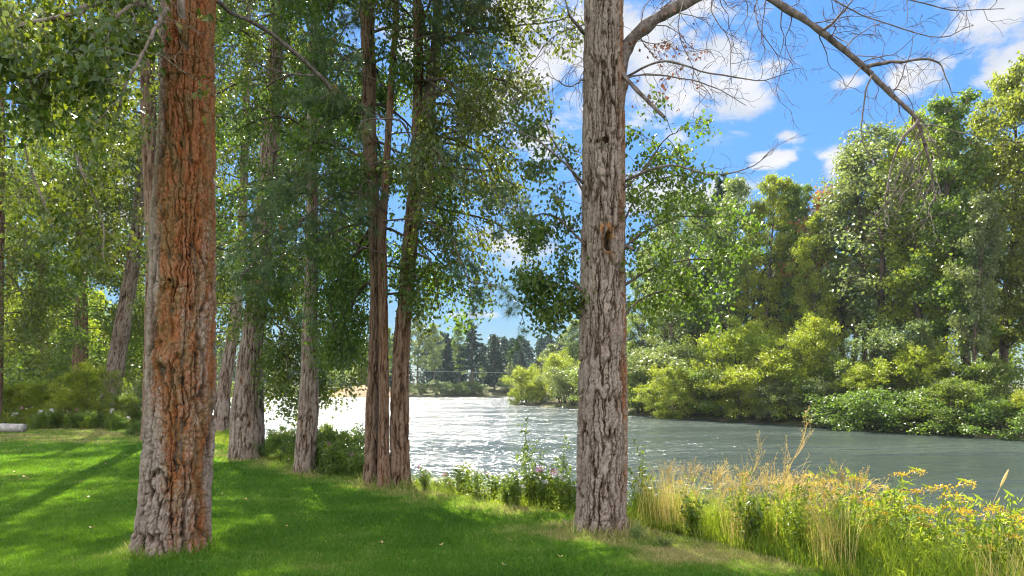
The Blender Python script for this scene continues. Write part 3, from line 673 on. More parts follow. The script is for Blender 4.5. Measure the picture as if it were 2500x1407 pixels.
Ta, ba, pa = near_tree('cottonwood_tree', 'dark cottonwood of the twin pair, left trunk pressed against the pine', 13.3,
    [(1192, 887, 931), (1100, 890, 926), (1000, 893, 925), (850, 901, 926), (700, 904, 927), (560, 900, 928), (400, 888, 922), (300, 884, 918), (150, 884, 917), (0, 878, 914)],
    19, 31, 'bark_dark', 0.017, 0.022, 0.035, 0.07, 0.03, simple_lich(-1.2, 0.35), rtop=0.08)
rng = np.random.default_rng(32); g = Geo(); nd = []
auto_limbs(g, nd, rng, pa, 3.6, 10.5, 24, 1.9, 0.03, 0.9, 0.2)
limb_along(g, nd, rng, q((900, 600, 13.4), (850, 640, 13.6), (810, 720, 13.7), (815, 800, 13.7), (850, 860, 13.7)), 0.03, 0.008, 14, 0.6, 0.008, 0.6)
limb_along(g, nd, rng, q((900, 560, 13.4), (870, 620, 13.9), (860, 720, 14.0), (870, 800, 14.0)), 0.03, 0.008, 12, 0.6, 0.008, 0.6)
auto_limbs(g, nd2 := [], rng, pa, 10.5, 18.5, 16, 2.0, 0.03, 0.4)
build(g, 'limbs', 'limb_dark', Ta, ba)
foliage('crown', nd, 22000, 0.078, 0.13, rng, 'leaf_dark', Ta, ba, 0.7, 33, 0.05)
foliage('upper_crown', nd2, 6500, 0.17, 0.25, rng, 'leaf_olive', Ta, ba, 0.5, 5)

Tc, bc, pc = near_tree('cottonwood_tree', 'brown furrowed cottonwood, right trunk of the twin pair, forking high up', 13.0,
    [(1198, 953, 1007), (1150, 952, 1001), (1000, 953, 998), (900, 957, 999), (800, 964, 1003), (700, 973, 1012), (560, 986, 1022), (400, 1002, 1034), (300, 1006, 1036), (150, 1009, 1034), (0, 1008, 1030)],
    18, 37, 'bark_dark', 0.016, 0.022, 0.04, 0.075, 0.05, simple_lich(-1.0, 0.5), rtop=0.07)
rng = np.random.default_rng(38); g = Geo(); nd = []
g.tube(spline(q((1025, 340, 13.0), (1045, 270, 12.95), (1052, 200, 12.9), (1066, 100, 12.9), (1072, -20, 12.9), (1090, -200, 13)), 30), np.linspace(0.14, 0.08, 30), 12)
limb_along(g, nd, rng, q((1058, 100, 12.9), (1110, 95, 12.8), (1150, 70, 12.7), (1170, 0, 12.6), (1190, -90, 12.6)), 0.07, 0.04, 10, 1.0, 0.012, 0.7, level=1)
auto_limbs(g, nd, rng, pc, 5.2, 11.5, 30, 2.5, 0.03, 0.8, 0.15, azf=rt_(-1.5, 1.3))
auto_limbs(g, nd, rng, pc, 5.0, 11.5, 8, 1.4, 0.02, 0.7, 0.15)
for P, n_ in ((q((1020, 420, 13), (1080, 330, 12.9), (1180, 330, 12.8), (1270, 400, 12.7)), 13), (q((1050, 250, 13), (1130, 200, 12.8), (1230, 200, 12.6), (1310, 260, 12.6)), 14),
              (q((1060, 60, 13), (1150, 20, 13.2), (1260, 40, 13.4), (1340, 100, 13.4)), 13), (q((1010, 560, 13), (1060, 540, 12.8), (1120, 590, 12.7), (1180, 620, 12.6)), 8),
              (q((1010, 620, 13), (1050, 640, 12.8), (1070, 700, 12.7), (1075, 760, 12.7)), 7), (q((1100, -100, 13), (1180, -80, 13.2), (1280, -40, 13.4)), 12),
              (q((1020, 480, 13), (1100, 450, 12.9), (1190, 480, 12.8), (1240, 530, 12.8)), 9)):
    limb_along(g, nd, rng, P, 0.028, 0.006, n_, 0.62, 0.007, 0.55, level=1)
auto_limbs(g, nd2 := [], rng, pc, 11.5, 17.5, 14, 2.0, 0.03, 0.4)
build(g, 'limbs', 'limb_dark', Tc, bc)
foliage('crown', nd, 26000, 0.076, 0.12, rng, 'leaf_olive', Tc, bc, 0.7, 39, 0.0)
foliage('upper_crown', nd2, 6500, 0.17, 0.25, rng, 'leaf_olive', Tc, bc, 0.5, 5)

# --- the slim pine fused between them
Tp, bp_, pp = near_tree('pine_tree', 'slim reddish pine with long needles and drooping boughs, between the twin trunks', 12.9,
    [(1190, 921, 960), (1100, 922, 951), (1000, 925, 950), (850, 925, 948), (700, 924, 946), (560, 922, 944), (420, 934, 952), (300, 941, 958), (150, 951, 967), (0, 962, 975)],
    15, 41, 'bark_dark', 0.013, 0.02, 0.018, 0.055, 0.02, lambda TH, Z, nz: np.clip(0.42 + 0.5*(nz-0.5), 0, 1), rtop=0.05)
rng = np.random.default_rng(42); g = Geo(); nd = []
for P, r0, n_ in ((q((1000, 335, 12.5), (978, 296, 12.3), (928, 291, 12.2), (878, 303, 12.1), (862, 383, 12)), 0.022, 5), (q((940, 515, 12.8), (878, 470, 12.3), (818, 473, 12.1), (749, 527, 12), (699, 597, 12), (634, 627, 12), (585, 690, 12)), 0.026, 24),
                  (q((935, 540, 12.8), (1022, 537, 12.3), (1097, 572, 12.1), (1122, 632, 12), (1150, 690, 12), (1215, 700, 12), (1265, 740, 12), (1282, 800, 12)), 0.018, 15),
                  (q((945, 400, 12.9), (1020, 370, 12.5), (1120, 400, 12.2), (1190, 450, 12), (1230, 520, 12)), 0.018, 14), (q((945, 390, 12.9), (860, 410, 12.4), (790, 430, 12.2), (700, 470, 12.1), (620, 520, 12)), 0.02, 20),
                  (q((950, 300, 12.9), (880, 250, 12.5), (820, 220, 12.3), (780, 240, 12.2)), 0.018, 10), (q((955, 220, 12.9), (880, 170, 12.6), (830, 130, 12.5), (760, 120, 12.4)), 0.018, 12),
                  (q((960, 120, 12.9), (1050, 90, 12.5), (1130, 80, 12.3), (1230, 110, 12.2)), 0.018, 16), (q((950, 480, 12.9), (900, 440, 12.3), (880, 460, 12.1), (870, 520, 12)), 0.018, 12),
                  (q((950, 330, 12.9), (1010, 320, 12.4), (1060, 340, 12.3), (1090, 420, 12.2)), 0.016, 12), (q((940, 620, 12.8), (880, 600, 12.4), (780, 560, 12.2), (740, 600, 12.1), (700, 660, 12)), 0.016, 12),
                  (q((965, 30, 12.9), (900, 10, 12.6), (860, 40, 12.5)), 0.016, 8), (q((970, 40, 12.9), (1080, 10, 12.6), (1200, 30, 12.5)), 0.016, 10), (q((905, 555, 12.6), (886, 590, 12.5)), 0.015, 0),
                  (q((770, 700, 12.3), (762, 740, 12.3), (758, 780, 12.3)), 0.01, 2)):
    limb_along(g, nd, rng, P, r0, 0.005, n_, 0.55, 0.006, 0.7, level=1, kids=(3,), n=22, spread=0.9, t0=0.25)
auto_limbs(g, nd2 := [], rng, pp, 8.5, 14.5, 12, 1.6, 0.02, 0.5)
build(g, 'boughs', 'dead', Tp, bp_)
def needles(name, nodes, ntuft, per, L, wd, root, base, rng, keep=0.75):
    N = np.array(nodes); k = rng.integers(0, len(N), ntuft); c = N[k] + rng.normal(size=(ntuft, 3))*0.03
    ax = rng.normal(size=(ntuft, 3)); ax[:, 2] += 0.25; ax /= np.linalg.norm(ax, axis=1, keepdims=True)
    c = np.repeat(c, per, 0); a = np.repeat(ax, per, 0)
    d = a*0.75 + rng.normal(size=c.shape)*0.55; d /= np.linalg.norm(d, axis=1, keepdims=True); d[:, 2] -= 0.12
    s = np.cross(d, rng.normal(size=c.shape)); s /= np.linalg.norm(s, axis=1, keepdims=True)
    l = L*(0.6+0.5*rng.random(len(c)))[:, None]
    V = np.stack([c + s*wd/2, c - s*wd/2, c + d*l + [0, 0, 0] - np.c_[np.zeros((len(c), 2)), 0.08*l[:, 0]]], 1).reshape(-1, 3)
    vv = np.repeat(np.clip(0.45 + rng.normal(size=ntuft)*0.22, 0, 1), per); 
    return np_mesh(name, V - base, np.arange(3*len(c)).reshape(-1, 3), M['needle'], {'v': vv}, False, root)
needles('crown', nd, 1500, 46, 0.19, 0.0042, Tp, bp_, rng)
needles('upper_crown', nd2, 500, 40, 0.22, 0.008, Tp, bp_, rng)

T748, b748, p748 = near_tree('cottonwood_tree', 'slim grey cottonwood left of the twin trunks, gently bowed', 15.2,
    [(1158, 718, 773), (1120, 719, 770), (1000, 728, 778), (900, 735, 776), (800, 738, 775), (650, 745, 776), (400, 748, 775), (200, 752, 776), (0, 760, 781)],
    19, 51, 'bark', 0.018, 0.025, 0.028, 0.065, 0.03, simple_lich(-1.0, 0.35), rtop=0.07)
rng = np.random.default_rng(52); g = Geo(); nd = []
auto_limbs(g, nd, rng, p748, 4.4, 12, 30, 2.0, 0.03, 0.8, 0.2)
limb_along(g, nd, rng, q((772, 700, 15.2), (810, 680, 15), (840, 740, 15), (850, 830, 15)), 0.02, 0.008, 12, 0.6, 0.008, 0.6)
auto_limbs(g, nd2 := [], rng, p748, 12, 18.5, 14, 2.0, 0.03, 0.4)
build(g, 'limbs', 'limb_dark', T748, b748)
foliage('crown', nd, 26000, 0.08, 0.14, rng, 'leaf_dark', T748, b748, 0.7, 53, 0.03)
foliage('upper_crown', nd2, 6500, 0.17, 0.25, rng, 'leaf_olive', T748, b748, 0.5, 5)

T605, b605, p605 = near_tree('cottonwood_tree', 'thick grey cottonwood with a pale bare strip, tapering upward, left of the slim bowed trunk', 18.0,
    [(1122, 560, 648), (1080, 562, 645), (1000, 566, 644), (900, 578, 642), (830, 590, 642), (700, 607, 655), (560, 620, 668), (400, 634, 680), (200, 648, 688), (0, 660, 694)],
    21, 61, 'bark', 0.02, 0.028, 0.04, 0.085, 0.05, simple_lich(-0.9, 0.4), knots=[(TH_F-0.2, px(590, 930, 18)[2], 0.05, 0.07, -0.04, 1)], rtop=0.1)
rng = np.random.default_rng(62); g = Geo(); nd = []
auto_limbs(g, nd, rng, p605, 3.9, 13, 34, 2.6, 0.04, 0.8, 0.15)
for P in (q((640, 780, 18), (680, 800, 17.4), (700, 880, 17.2), (690, 960, 17.1)), q((640, 820, 18), (690, 860, 17.5), (740, 900, 17.4), (800, 920, 17.4)), q((650, 700, 18), (720, 760, 17.2), (800, 840, 17.0), (850, 900, 17))):
    limb_along(g, nd, rng, P, 0.03, 0.008, 13, 0.75, 0.01, 0.5)
auto_limbs(g, nd2 := [], rng, p605, 13, 20.5, 14, 2.4, 0.04, 0.4)
build(g, 'limbs', 'limb_dark', T605, b605)
foliage('crown', nd, 36000, 0.085, 0.16, rng, 'leaf_olive', T605, b605, 0.7, 63, 0.0)
foliage('upper_crown', nd2, 9000, 0.18, 0.25, rng, 'leaf_olive', T605, b605, 0.5, 5)

def back_tree(name, label, d, rows, ztop, seed, zlo, nl, L, nleaf, size, leafm='leaf_olive', mat='bark_dark', extra=(), group=None):
    root, base, pr = near_tree(name, label, d, rows, ztop, seed, mat, 0.05, 0.08, 0.04, 0.12, 0.05, simple_lich(-1, 0.3), rtop=0.08, group=group)
    rng = np.random.default_rng(seed); g = Geo(); nd = []
    auto_limbs(g, nd, rng, pr, zlo, ztop*0.97, nl, L, 0.04, 0.7, 0.2)
    for P, r0 in extra: limb_along(g, nd, rng, P, r0, 0.012, 10, 0.9, 0.012, 0.4)
    build(g, 'limbs', 'limb_dark', root, base)
    foliage('crown', nd, nleaf, size, size*2.0, rng, leafm, root, base, 0.6, seed, 0.03)
    return root
back_tree('cottonwood_tree', 'slender brown cottonwood just behind the orange-stained trunk, half hidden by it', 24,
    [(1078, 345, 392), (1000, 348, 396), (900, 352, 392), (650, 357, 384), (450, 352, 384), (330, 345, 382), (200, 344, 378), (50, 345, 372)], 22, 71, 11.0, 30, 3.0, 22000, 0.12,
    extra=((q((350, 345, 24), (300, 310, 23.8), (240, 270, 23.6), (160, 245, 23.4)), 0.07),))
back_tree('cottonwood_tree', 'grey leaning trunk between the thick grey cottonwood and the orange-stained one', 29,
    [(1052, 517, 562), (960, 530, 562), (800, 556, 584), (600, 578, 600), (300, 590, 608), (100, 598, 612)], 22, 73, 3.6, 36, 3.4, 28000, 0.13, 'leaf_olive', 'bark')
back_tree('cottonwood_tree', 'dark trunk leaning right among the shrubs beyond the lawn on the left', 36,
    [(1022, 232, 284), (950, 252, 296), (860, 268, 308), (740, 291, 326), (600, 315, 345), (400, 335, 360)], 20, 75, 7.5, 34, 3.6, 26000, 0.15, 'leaf_olive', 'bark')
back_tree('cottonwood_tree', 'reddish trunk veiled by foliage beyond the lawn, left of the leaning dark trunk', 42,
    [(1000, 172, 218), (900, 178, 214), (700, 186, 212), (450, 190, 210)], 22, 77, 2.8, 42, 3.8, 32000, 0.16, 'leaf_dark')
back_tree('cottonwood_tree', 'bushy green cottonwood at the far left edge of the lawn', 31,
    [(1030, -40, 0), (900, -30, 4), (600, -20, 8), (300, -15, 10)], 21, 79, 3.6, 40, 3.8, 32000, 0.14, 'leaf_olive')
back_tree('cottonwood_tree', 'yellow-green cottonwood lit from behind, beyond the reddish trunk', 50,
    [(985, 88, 116), (800, 92, 116), (500, 98, 114)], 21, 81, 2.6, 40, 4.4, 26000, 0.19, 'leaf_yellow')
back_tree('cottonwood_tree', 'deep green cottonwood closing the view at the left edge of the photo', 56,
    [(980, 8, 40), (700, 16, 42), (500, 20, 40)], 25, 83, 2.5, 42, 4.6, 26000, 0.20, 'leaf_dark')
back_tree('cottonwood_tree', 'sunlit cottonwood right behind the orange-stained trunk by the river bend', 46,
    [(985, 418, 446), (800, 425, 446), (500, 428, 444)], 23, 85, 3.0, 40, 4.2, 26000, 0.18, 'leaf_olive')

# ================================================================== prototypes for the banks
protos = {}
def proto(key, root):
    protos[key] = root; return root
proto('poplar', grow_tree(101, 20, 2.7, 4.5, 44, 'leaf', 18000, 0.19, 0.24, 'column', 0.28, kids=(5, 4), elev=0.75))
proto('poplar_b', grow_tree(102, 19, 2.9, 5.0, 42, 'leaf_yellow', 16500, 0.19, 0.25, 'column', 0.26, kids=(5, 4), elev=0.6))
proto('pale', grow_tree(103, 18, 2.5, 5.5, 38, 'leaf_pale', 13000, 0.19, 0.25, 'column', 0.24, kids=(5, 4), elev=0.7))
proto('big', grow_tree(104, 24, 4.3, 4.0, 56, 'leaf_bright', 30000, 0.20, 0.26, 'oval', 0.36, kids=(5, 5), elev=0.5))
proto('sparse', grow_tree(105, 19, 2.8, 5.0, 40, 'leaf_pale', 6500, 0.18, 0.30, 'oval', 0.24, kids=(5, 4), elev=0.55))
proto('autumn', grow_tree(106, 17, 2.4, 6.0, 36, 'leaf_autumn', 2200, 0.2, 0.25, 'oval', 0.2, kids=(4, 3)))
proto('pine', grow_conifer(107, 20, 3.4, 6.5, 34, 0.45, 42, open_=0.35))
proto('spruce', grow_conifer(108, 18, 3.4, 1.6, 48, 0.42, 46))
proto('fir', grow_conifer(109, 17, 2.7, 1.2, 52, 0.38, 60))
proto('shrub_y', grow_tree(111, 4.6, 2.3, 0.1, 44, 'leaf_yellow', 15000, 0.11, 0.17, 'oval', 0.09, kids=(4, 3), elev=0.7, fork=4))
proto('shrub_g', grow_tree(112, 4.2, 2.4, 0.1, 44, 'leaf', 15000, 0.11, 0.17, 'flat', 0.09, kids=(4, 3), elev=0.5, fork=4))
proto('shrub_p', grow_tree(113, 4.4, 2.2, 0.1, 44, 'leaf_pale', 13000, 0.11, 0.18, 'oval', 0.08, kids=(4, 3), elev=0.7, fork=4))
proto('low', grow_tree(114, 2.0, 2.0, 0.05, 36, 'leaf_dark', 9000, 0.10, 0.16, 'flat', 0.05, kids=(4, 3), elev=0.2, fork=3))
proto('willow', grow_tree(115, 6.5, 2.6, 0.2, 50, 'leaf_yellow', 18000, 0.12, 0.2, 'oval', 0.12, kids=(5, 3), elev=0.9, fork=5))
used = {}
HT = dict(poplar=20, poplar_b=19, pale=18, big=24, sparse=19, autumn=17, pine=20, spruce=18, fir=17, shrub_y=4.6, shrub_g=4.2, shrub_p=4.4, low=2.0, willow=6.5)
NAMES = dict(pine='pine_tree', spruce='spruce_tree', fir='fir_tree', shrub_y='shrub', shrub_g='shrub', shrub_p='shrub', low='low_shrub', willow='willow_bush')
prng = random.Random(5)
def plant(key, x, d, top, label, cat, group=None, wide=1.0, sink=0.1):
    """stand one at pixel column x, d metres off, its top reaching pixel row top"""
    X0 = (x - CX) / F * d; z = H0(X0, d) - sink; ht = px(x, top, d)[2] - z; s = ht / HT[key]
    rz = prng.random()*6.28; loc = (X0, d, z); sc = (s*wide, s*wide, s)
    if key not in used:
        o = protos[key]; used[key] = 1; o.location = loc; o.rotation_euler = (0, 0, rz); o.scale = sc
    else: o = copy_tree(protos[key], loc, rz, sc)
    o.name = NAMES.get(key, 'broadleaf_tree' if cat == 'tree' else 'shrub')
    return tag(o, label, cat, group)
gR = 'tall trees on the right bank'; gS = 'shrubs along the right bank'; gF = 'trees beyond the river bend'; gL = 'shrubs beyond the lawn'
for a in [
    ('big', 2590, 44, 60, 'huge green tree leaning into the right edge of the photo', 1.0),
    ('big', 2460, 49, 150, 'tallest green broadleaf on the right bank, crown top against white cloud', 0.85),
    ('poplar', 2350, 47, 235, 'dense green poplar just left of the tallest tree on the right bank', 1.15),
    ('poplar_b', 2245, 51, 270, 'yellow-green broadleaf under the end of the hanging dead limb', 1.0),
    ('sparse', 2130, 54, 285, 'thin half-bare tree with branches showing, where the dead limb points', 1.3),
    ('pale', 2060, 58, 400, 'grey-green poplar left of the half-bare tree on the right bank', 1.1),
    ('poplar', 2150, 63, 400, 'green poplar behind the half-bare tree on the right bank', 1.1),
    ('autumn', 2015, 60, 440, 'tree with orange-red autumn leaves at its top', 1.0),
    ('poplar', 1955, 62, 455, 'green poplar with thin top, left of the autumn-tinted tree', 0.95),
    ('poplar_b', 1870, 63, 430, 'golden green rounded poplar standing out above the right bank', 0.9),
    ('pale', 1785, 66, 440, 'pale leafy poplar left of the golden green one', 0.95),
    ('pine', 2010, 72, 480, 'dark pine with a bare lower trunk behind the right bank poplars', 1.0),
    ('poplar', 1700, 70, 470, 'green tree top seen just beyond the shoots of the grey trunk', 1.0),
    ('pale', 1620, 74, 520, 'grey-green tree right behind the leafy shoots of the grey trunk', 1.1),
    ('pine', 1840, 80, 500, 'tall dark pine behind the golden green poplar', 1.0),
    ('pine', 1745, 84, 530, 'dark pine behind the pale leafy poplar', 1.0),
    ('pine', 2110, 74, 500, 'dark straight pine behind the grey-green poplar', 1.0),
    ('spruce', 1665, 88, 620, 'dark conifer low among the trees right of the grey trunk', 1.2),
    ('poplar', 1560, 84, 610, 'green tree emerging on the right side of the grey trunk', 1.1),
    ('spruce', 1900, 90, 600, 'dark conifer filling the gap behind the poplars', 1.3),
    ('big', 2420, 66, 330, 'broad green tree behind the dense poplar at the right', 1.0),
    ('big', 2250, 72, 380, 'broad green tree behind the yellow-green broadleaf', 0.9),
    ('pale', 1500, 92, 700, 'pale tree hidden behind the grey trunk', 1.3),
    ('pale', 1395, 104, 780, 'pale silvery tree at the left side of the grey trunk over the spit', 1.5),
    ('pine', 1925, 68, 440, 'dark thin conifer spire between the autumn-tinted and the golden green tree', 0.8),
    ('pine', 1765, 72, 425, 'tallest dark conifer spire right of the grey trunk shoots', 0.75),
    ('poplar', 2300, 56, 275, 'slim poplar between the dense poplar and the yellow-green broadleaf', 0.8),
    ('sparse', 2090, 56, 330, 'spindly half-bare poplar beside the other half-bare tree', 1.0),
    ('pine', 2190, 66, 330, 'dark pine top rising behind the yellow-green broadleaf', 0.8),
    ('sparse', 1650, 68, 455, 'thin see-through tree top near the grey trunk shoots', 1.0),
    ('poplar_b', 1995, 57, 520, 'lower golden tree in front of the autumn-tinted one', 0.9),
    ('pale', 2385, 44, 480, 'lower silvery tree in front of the dense poplar', 0.9),
    ('pale', 1345, 118, 840, 'small pale tree behind the bushes of the river spit', 1.5)]:
    plant(*a[:4], a[4], 'tree', gR, a[5]*(0.86 if a[0] in ('poplar', 'pale', 'poplar_b') else 1))
for a in [
    ('shrub_y', 2520, 39.5, 960, 'yellow-green bush at the water by the right edge', 1.3),
    ('low', 2440, 40, 985, 'dark bush overhanging the water near the right edge', 1.6),
    ('shrub_g', 2410, 44, 880, 'green bush under the dense poplar at the right', 1.2),
    ('shrub_g', 2330, 42.5, 930, 'dark green bush overhanging the river, second group from the right', 1.5),
    ('shrub_y', 2270, 47, 850, 'tall yellow-green bush under the yellow-green broadleaf', 1.1),
    ('low', 2230, 44.5, 965, 'low dark bush touching the water under the right bank poplars', 1.7),
    ('shrub_p', 2180, 50, 800, 'tall grey-green bush below the half-bare tree', 1.1),
    ('shrub_y', 2140, 48.5, 895, 'rounded lime bush above the dark waterline', 1.2),
    ('low', 2110, 48, 960, 'low dark bush at the waterline beyond the tall weed stalks', 1.7),
    ('willow', 1985, 54, 785, 'pointed bright yellow-green willow, tallest bush of the right bank', 0.9),
    ('shrub_g', 2060, 51.5, 880, 'green bush right of the pointed willow', 1.2),
    ('shrub_p', 2000, 51, 930, 'pale bush with dead twigs at the waterline', 1.3),
    ('shrub_y', 1905, 54.5, 860, 'lime green bush left of the pointed willow', 1.2),
    ('shrub_p', 1890, 53.5, 935, 'silvery bush trailing into the river', 1.3),
    ('willow', 1800, 59, 790, 'broad yellow-green willow in the middle of the right bank', 1.1),
    ('shrub_y', 1820, 56.5, 905, 'spreading lime bush below the broad willow', 1.4),
    ('shrub_g', 1740, 60, 900, 'green bush left of the broad willow', 1.3),
    ('shrub_y', 1670, 61.5, 890, 'yellow-green bush, second right of the grey trunk', 1.2),
    ('shrub_y', 1620, 62.5, 940, 'bright bush hanging over the river right of the grey trunk', 1.4),
    ('shrub_p', 1700, 66, 850, 'grey-green bush behind the bright ones right of the grey trunk', 1.4),
    ('shrub_p', 1600, 70, 850, 'tall pale bush just right of the grey trunk', 1.5),
    ('shrub_g', 1555, 69, 910, 'green bush touching the right side of the grey trunk', 1.3),
    ('shrub_g', 1480, 80, 900, 'green bush behind the grey trunk', 1.6),
    ('shrub_p', 1395, 88, 900, 'grey-green bush at the left side of the grey trunk', 1.3),
    ('willow', 1370, 94, 865, 'tall yellow-green bush on the river spit beside the grey trunk', 1.1),
    ('shrub_y', 1330, 96, 915, 'bright yellow bush in the middle of the river spit', 1.0),
    ('shrub_y', 1285, 100, 900, 'yellow-green bush on the tip of the river spit', 1.1),
    ('shrub_y', 1310, 97, 935, 'small bright bush at the water on the spit', 1.0),
    ('shrub_y', 1262, 101, 950, 'smallest bush at the very end of the spit', 1.0)]:
    plant(*a[:4], a[4], 'shrub', gS, a[5])
for a in [
    ('pale', 985, 164, 800, 'pale feathery tree beyond the river, seen beside the right twin trunk', 1.0),
    ('pale', 1022, 165, 775, 'tallest pale tree beyond the river bend', 1.0),
    ('pale', 1058, 163, 790, 'pale tree between the tallest pale one and the dark spruce', 1.0),
    ('spruce', 1092, 166, 815, 'dark blue-green spruce beyond the river bend', 0.9),
    ('poplar', 1122, 168, 790, 'green tree right of the dark spruce beyond the bend', 0.9),
    ('pine', 1152, 163, 780, 'ragged tall pine with open boughs beyond the bend', 1.3),
    ('spruce', 1207, 166, 820, 'large rounded conifer with two leaning stems at the bend', 1.25),
    ('pale', 1180, 172, 880, 'low pale tree in the gap left of the large rounded conifer', 1.2),
    ('fir', 1274, 185, 855, 'small pointed fir above the spit bushes', 1.2),
    ('fir', 1318, 190, 850, 'second pointed fir, nearer to the grey trunk', 1.2),
    ('pale', 1243, 190, 885, 'faded tree between the rounded conifer and the pointed fir', 1.3),
    ('fir', 1350, 200, 862, 'faded fir half hidden behind the spit bushes', 1.3),
    ('poplar', 940, 166, 800, 'tree beyond the river seen between the twin trunks', 1.0),
    ('pale', 880, 168, 840, 'grey-green tree beyond the sandy bank', 1.2),
    ('spruce', 845, 172, 850, 'dark conifer beyond the sandy bank', 1.2),
    ('poplar', 805, 170, 835, 'green tree beyond the river right of the slim bowed trunk', 1.1),
    ('pale', 700, 168, 840, 'tree beyond the river left of the slim bowed trunk', 1.3),
    ('poplar', 650, 172, 840, 'green tree beyond the river behind the thick grey cottonwood', 1.3),
    ('poplar', 545, 170, 850, 'green tree beyond the river in the leftmost gap between trunks', 1.3)]:
    plant(*a[:4], a[4], 'tree', gF, a[5])
FARN = dict(zip([500, 560, 640, 690, 745, 780, 812, 840, 862, 885, 940, 985, 1030, 1070, 1110, 1145, 1175, 1235], 'first second third fourth fifth sixth seventh eighth ninth tenth eleventh twelfth thirteenth fourteenth fifteenth sixteenth seventeenth eighteenth'.split()))
for k, (x, d, top, key) in enumerate([(985, 160, 935, 'shrub_g'), (1030, 159.5, 938, 'shrub_g'), (1070, 160, 930, 'shrub_p'), (1110, 159.5, 938, 'shrub_g'), (1145, 160, 932, 'shrub_g'), (1175, 160, 940, 'shrub_p'),
                         (1235, 162, 932, 'shrub_p'), (940, 160, 935, 'shrub_p'), (780, 158, 945, 'shrub_g'), (745, 156, 940, 'shrub_g'), (690, 156, 935, 'shrub_g'), (640, 156, 935, 'shrub_p'), (560, 154, 930, 'shrub_g'),
                         (840, 163, 905, 'shrub_g'), (885, 168, 900, 'shrub_p'), (500, 154, 930, 'shrub_g'), (812, 156.5, 955, 'low'), (862, 156.5, 955, 'low')]):
    plant(key, x, d, top, '%s on the far shoreline, %s from the left' % ({'shrub_g': 'small green bush', 'shrub_p': 'small pale bush', 'low': 'low dark bush'}[key], FARN[x]), 'shrub', 'bushes on the far shore', 1.9)
for a in [
    ('shrub_y', 120, 33.5, 940, 'bright yellow-green sunlit bush left of the reddish trunk', 1.2),
    ('shrub_g', 60, 36, 930, 'green bush between the lawn and the left edge trees', 1.2),
    ('shrub_p', 345, 33, 935, 'pale glittering bush between leaning trunk and orange-stained trunk', 1.0),
    ('willow', 215, 32, 890, 'tall sunlit bush between the reddish trunk and the leaning trunk', 0.9),
    ('shrub_y', 165, 31.5, 960, 'bright bush at the foot of the reddish trunk', 1.1),
    ('shrub_y', 20, 33, 940, 'yellow-green bush above the grey log', 1.2),
    ('shrub_g', 310, 31, 960, 'green bush right of the leaning trunk foot', 1.0),
    ('low', 110, 30.3, 1010, 'low dark green mound bush beside the grey log', 0.9),
    ('low', 215, 30.2, 1010, 'low green bush in front of the reddish trunk', 1.0),
    ('low', 290, 29.5, 1020, 'low yellow-tinged bush at the foot of the leaning trunk', 0.9),
    ('shrub_g', 20, 48, 880, 'dark bush deep in the shade at the far left', 1.4),
    ('shrub_g', 170, 46, 850, 'tall bush behind the reddish trunk', 1.3),
    ('shrub_y', 400, 36, 930, 'yellow-green bush behind the orange-stained trunk', 1.2),
    ('low', 335, 25.5, 1035, 'dark bush at the lawn corner touching the orange-stained trunk', 0.8),
    ('low', 535, 25.0, 1060, 'yellow-green weed clump at the foot of the leaning grey trunk', 0.7),
    ('low', 665, 17.9, 1072, 'leafy bush at the right foot of the thick grey cottonwood', 0.75),
    ('shrub_g', 700, 19.2, 1048, 'loose bush between the thick and the slim cottonwood', 0.9),
    ('low', 805, 16.2, 1062, 'dark glossy bush right of the slim bowed trunk', 0.95),
    ('shrub_g', 790, 18.0, 1045, 'taller bush over the water right of the slim trunk', 0.9),
    ('low', 850, 15.0, 1105, 'low bush left of the twin trunks', 0.8)]:
    plant(*a[:4], a[4], 'shrub', gL, a[5])
# prototypes that found no place
for k_, o in protos.items():
    if k_ not in used:
        for c in list(o.children): bpy.data.objects.remove(c)
        bpy.data.objects.remove(o)

# distant woods closing the horizon behind everything
def far_wood(name, label, pts, seed, hmin, hmax, n_tree, leafn, mat, sz):
    rng = np.random.default_rng(seed); P = spline(np.array([(a, b, 0.) for a, b in pts]), 200); allp = []; g = Geo()
    for k in range(n_tree):
        c = P[rng.integers(0, 200)] + np.array([rng.normal()*3, rng.uniform(-3, 12), 0]); z0 = H0(c[0], c[1]); h = rng.uniform(hmin, hmax)
        m = leafn; u = rng.random(m)**0.8; rr = h*0.17*np.sqrt(rng.random(m))*(1-u)**0.5*1.3+0.2; a = rng.random(m)*6.28
        lump = rng.normal(size=(9, 3))*np.array([h*0.1, h*0.1, h*0.05]); kk = rng.integers(0, 9, m)
        allp.append(np.c_[c[0]+np.cos(a)*rr, c[1]+np.sin(a)*rr, z0 + h*(0.05+0.95*u)] + lump[kk]*(1-u[:, None]))
        g.tube(np.array([[c[0], c[1], z0-0.2], [c[0], c[1], z0+h*0.9]]), [h*0.012, 0.05], 5)
    pos = np.vstack(allp); V, Fc = leaves(pos, sz*(0.6+0.8*rng.random(len(pos))), rng, 0.3)
    gv = g.V and np.concatenate(g.V); off = len(V)
    o = np_mesh(name, V, Fc, M[mat], {'v': np.clip(0.5+rng.normal(size=len(pos))*0.2, 0, 1)}, False)
    return tag(o, label, 'wood', kind='stuff')
far_wood('far_woods', 'faint far woods beyond the river bend', [(-420, 330), (-200, 250), (-100, 205), (-30, 205), (30, 215), (70, 200)], 3, 12, 17, 190, 900, 'conifer', 0.9)
far_wood('far_woods', 'deep woods behind the tall trees of the right bank', [(50, 160), (45, 110), (60, 80), (75, 60), (90, 20)], 4, 6, 10, 36, 800, 'leaf', 0.45)
far_wood('far_woods', 'shady woods beyond the lawn at the left', [(-75, 52), (-62, 66), (-52, 76), (-46, 84)], 6, 9, 15, 36, 1800, 'leaf', 0.4)

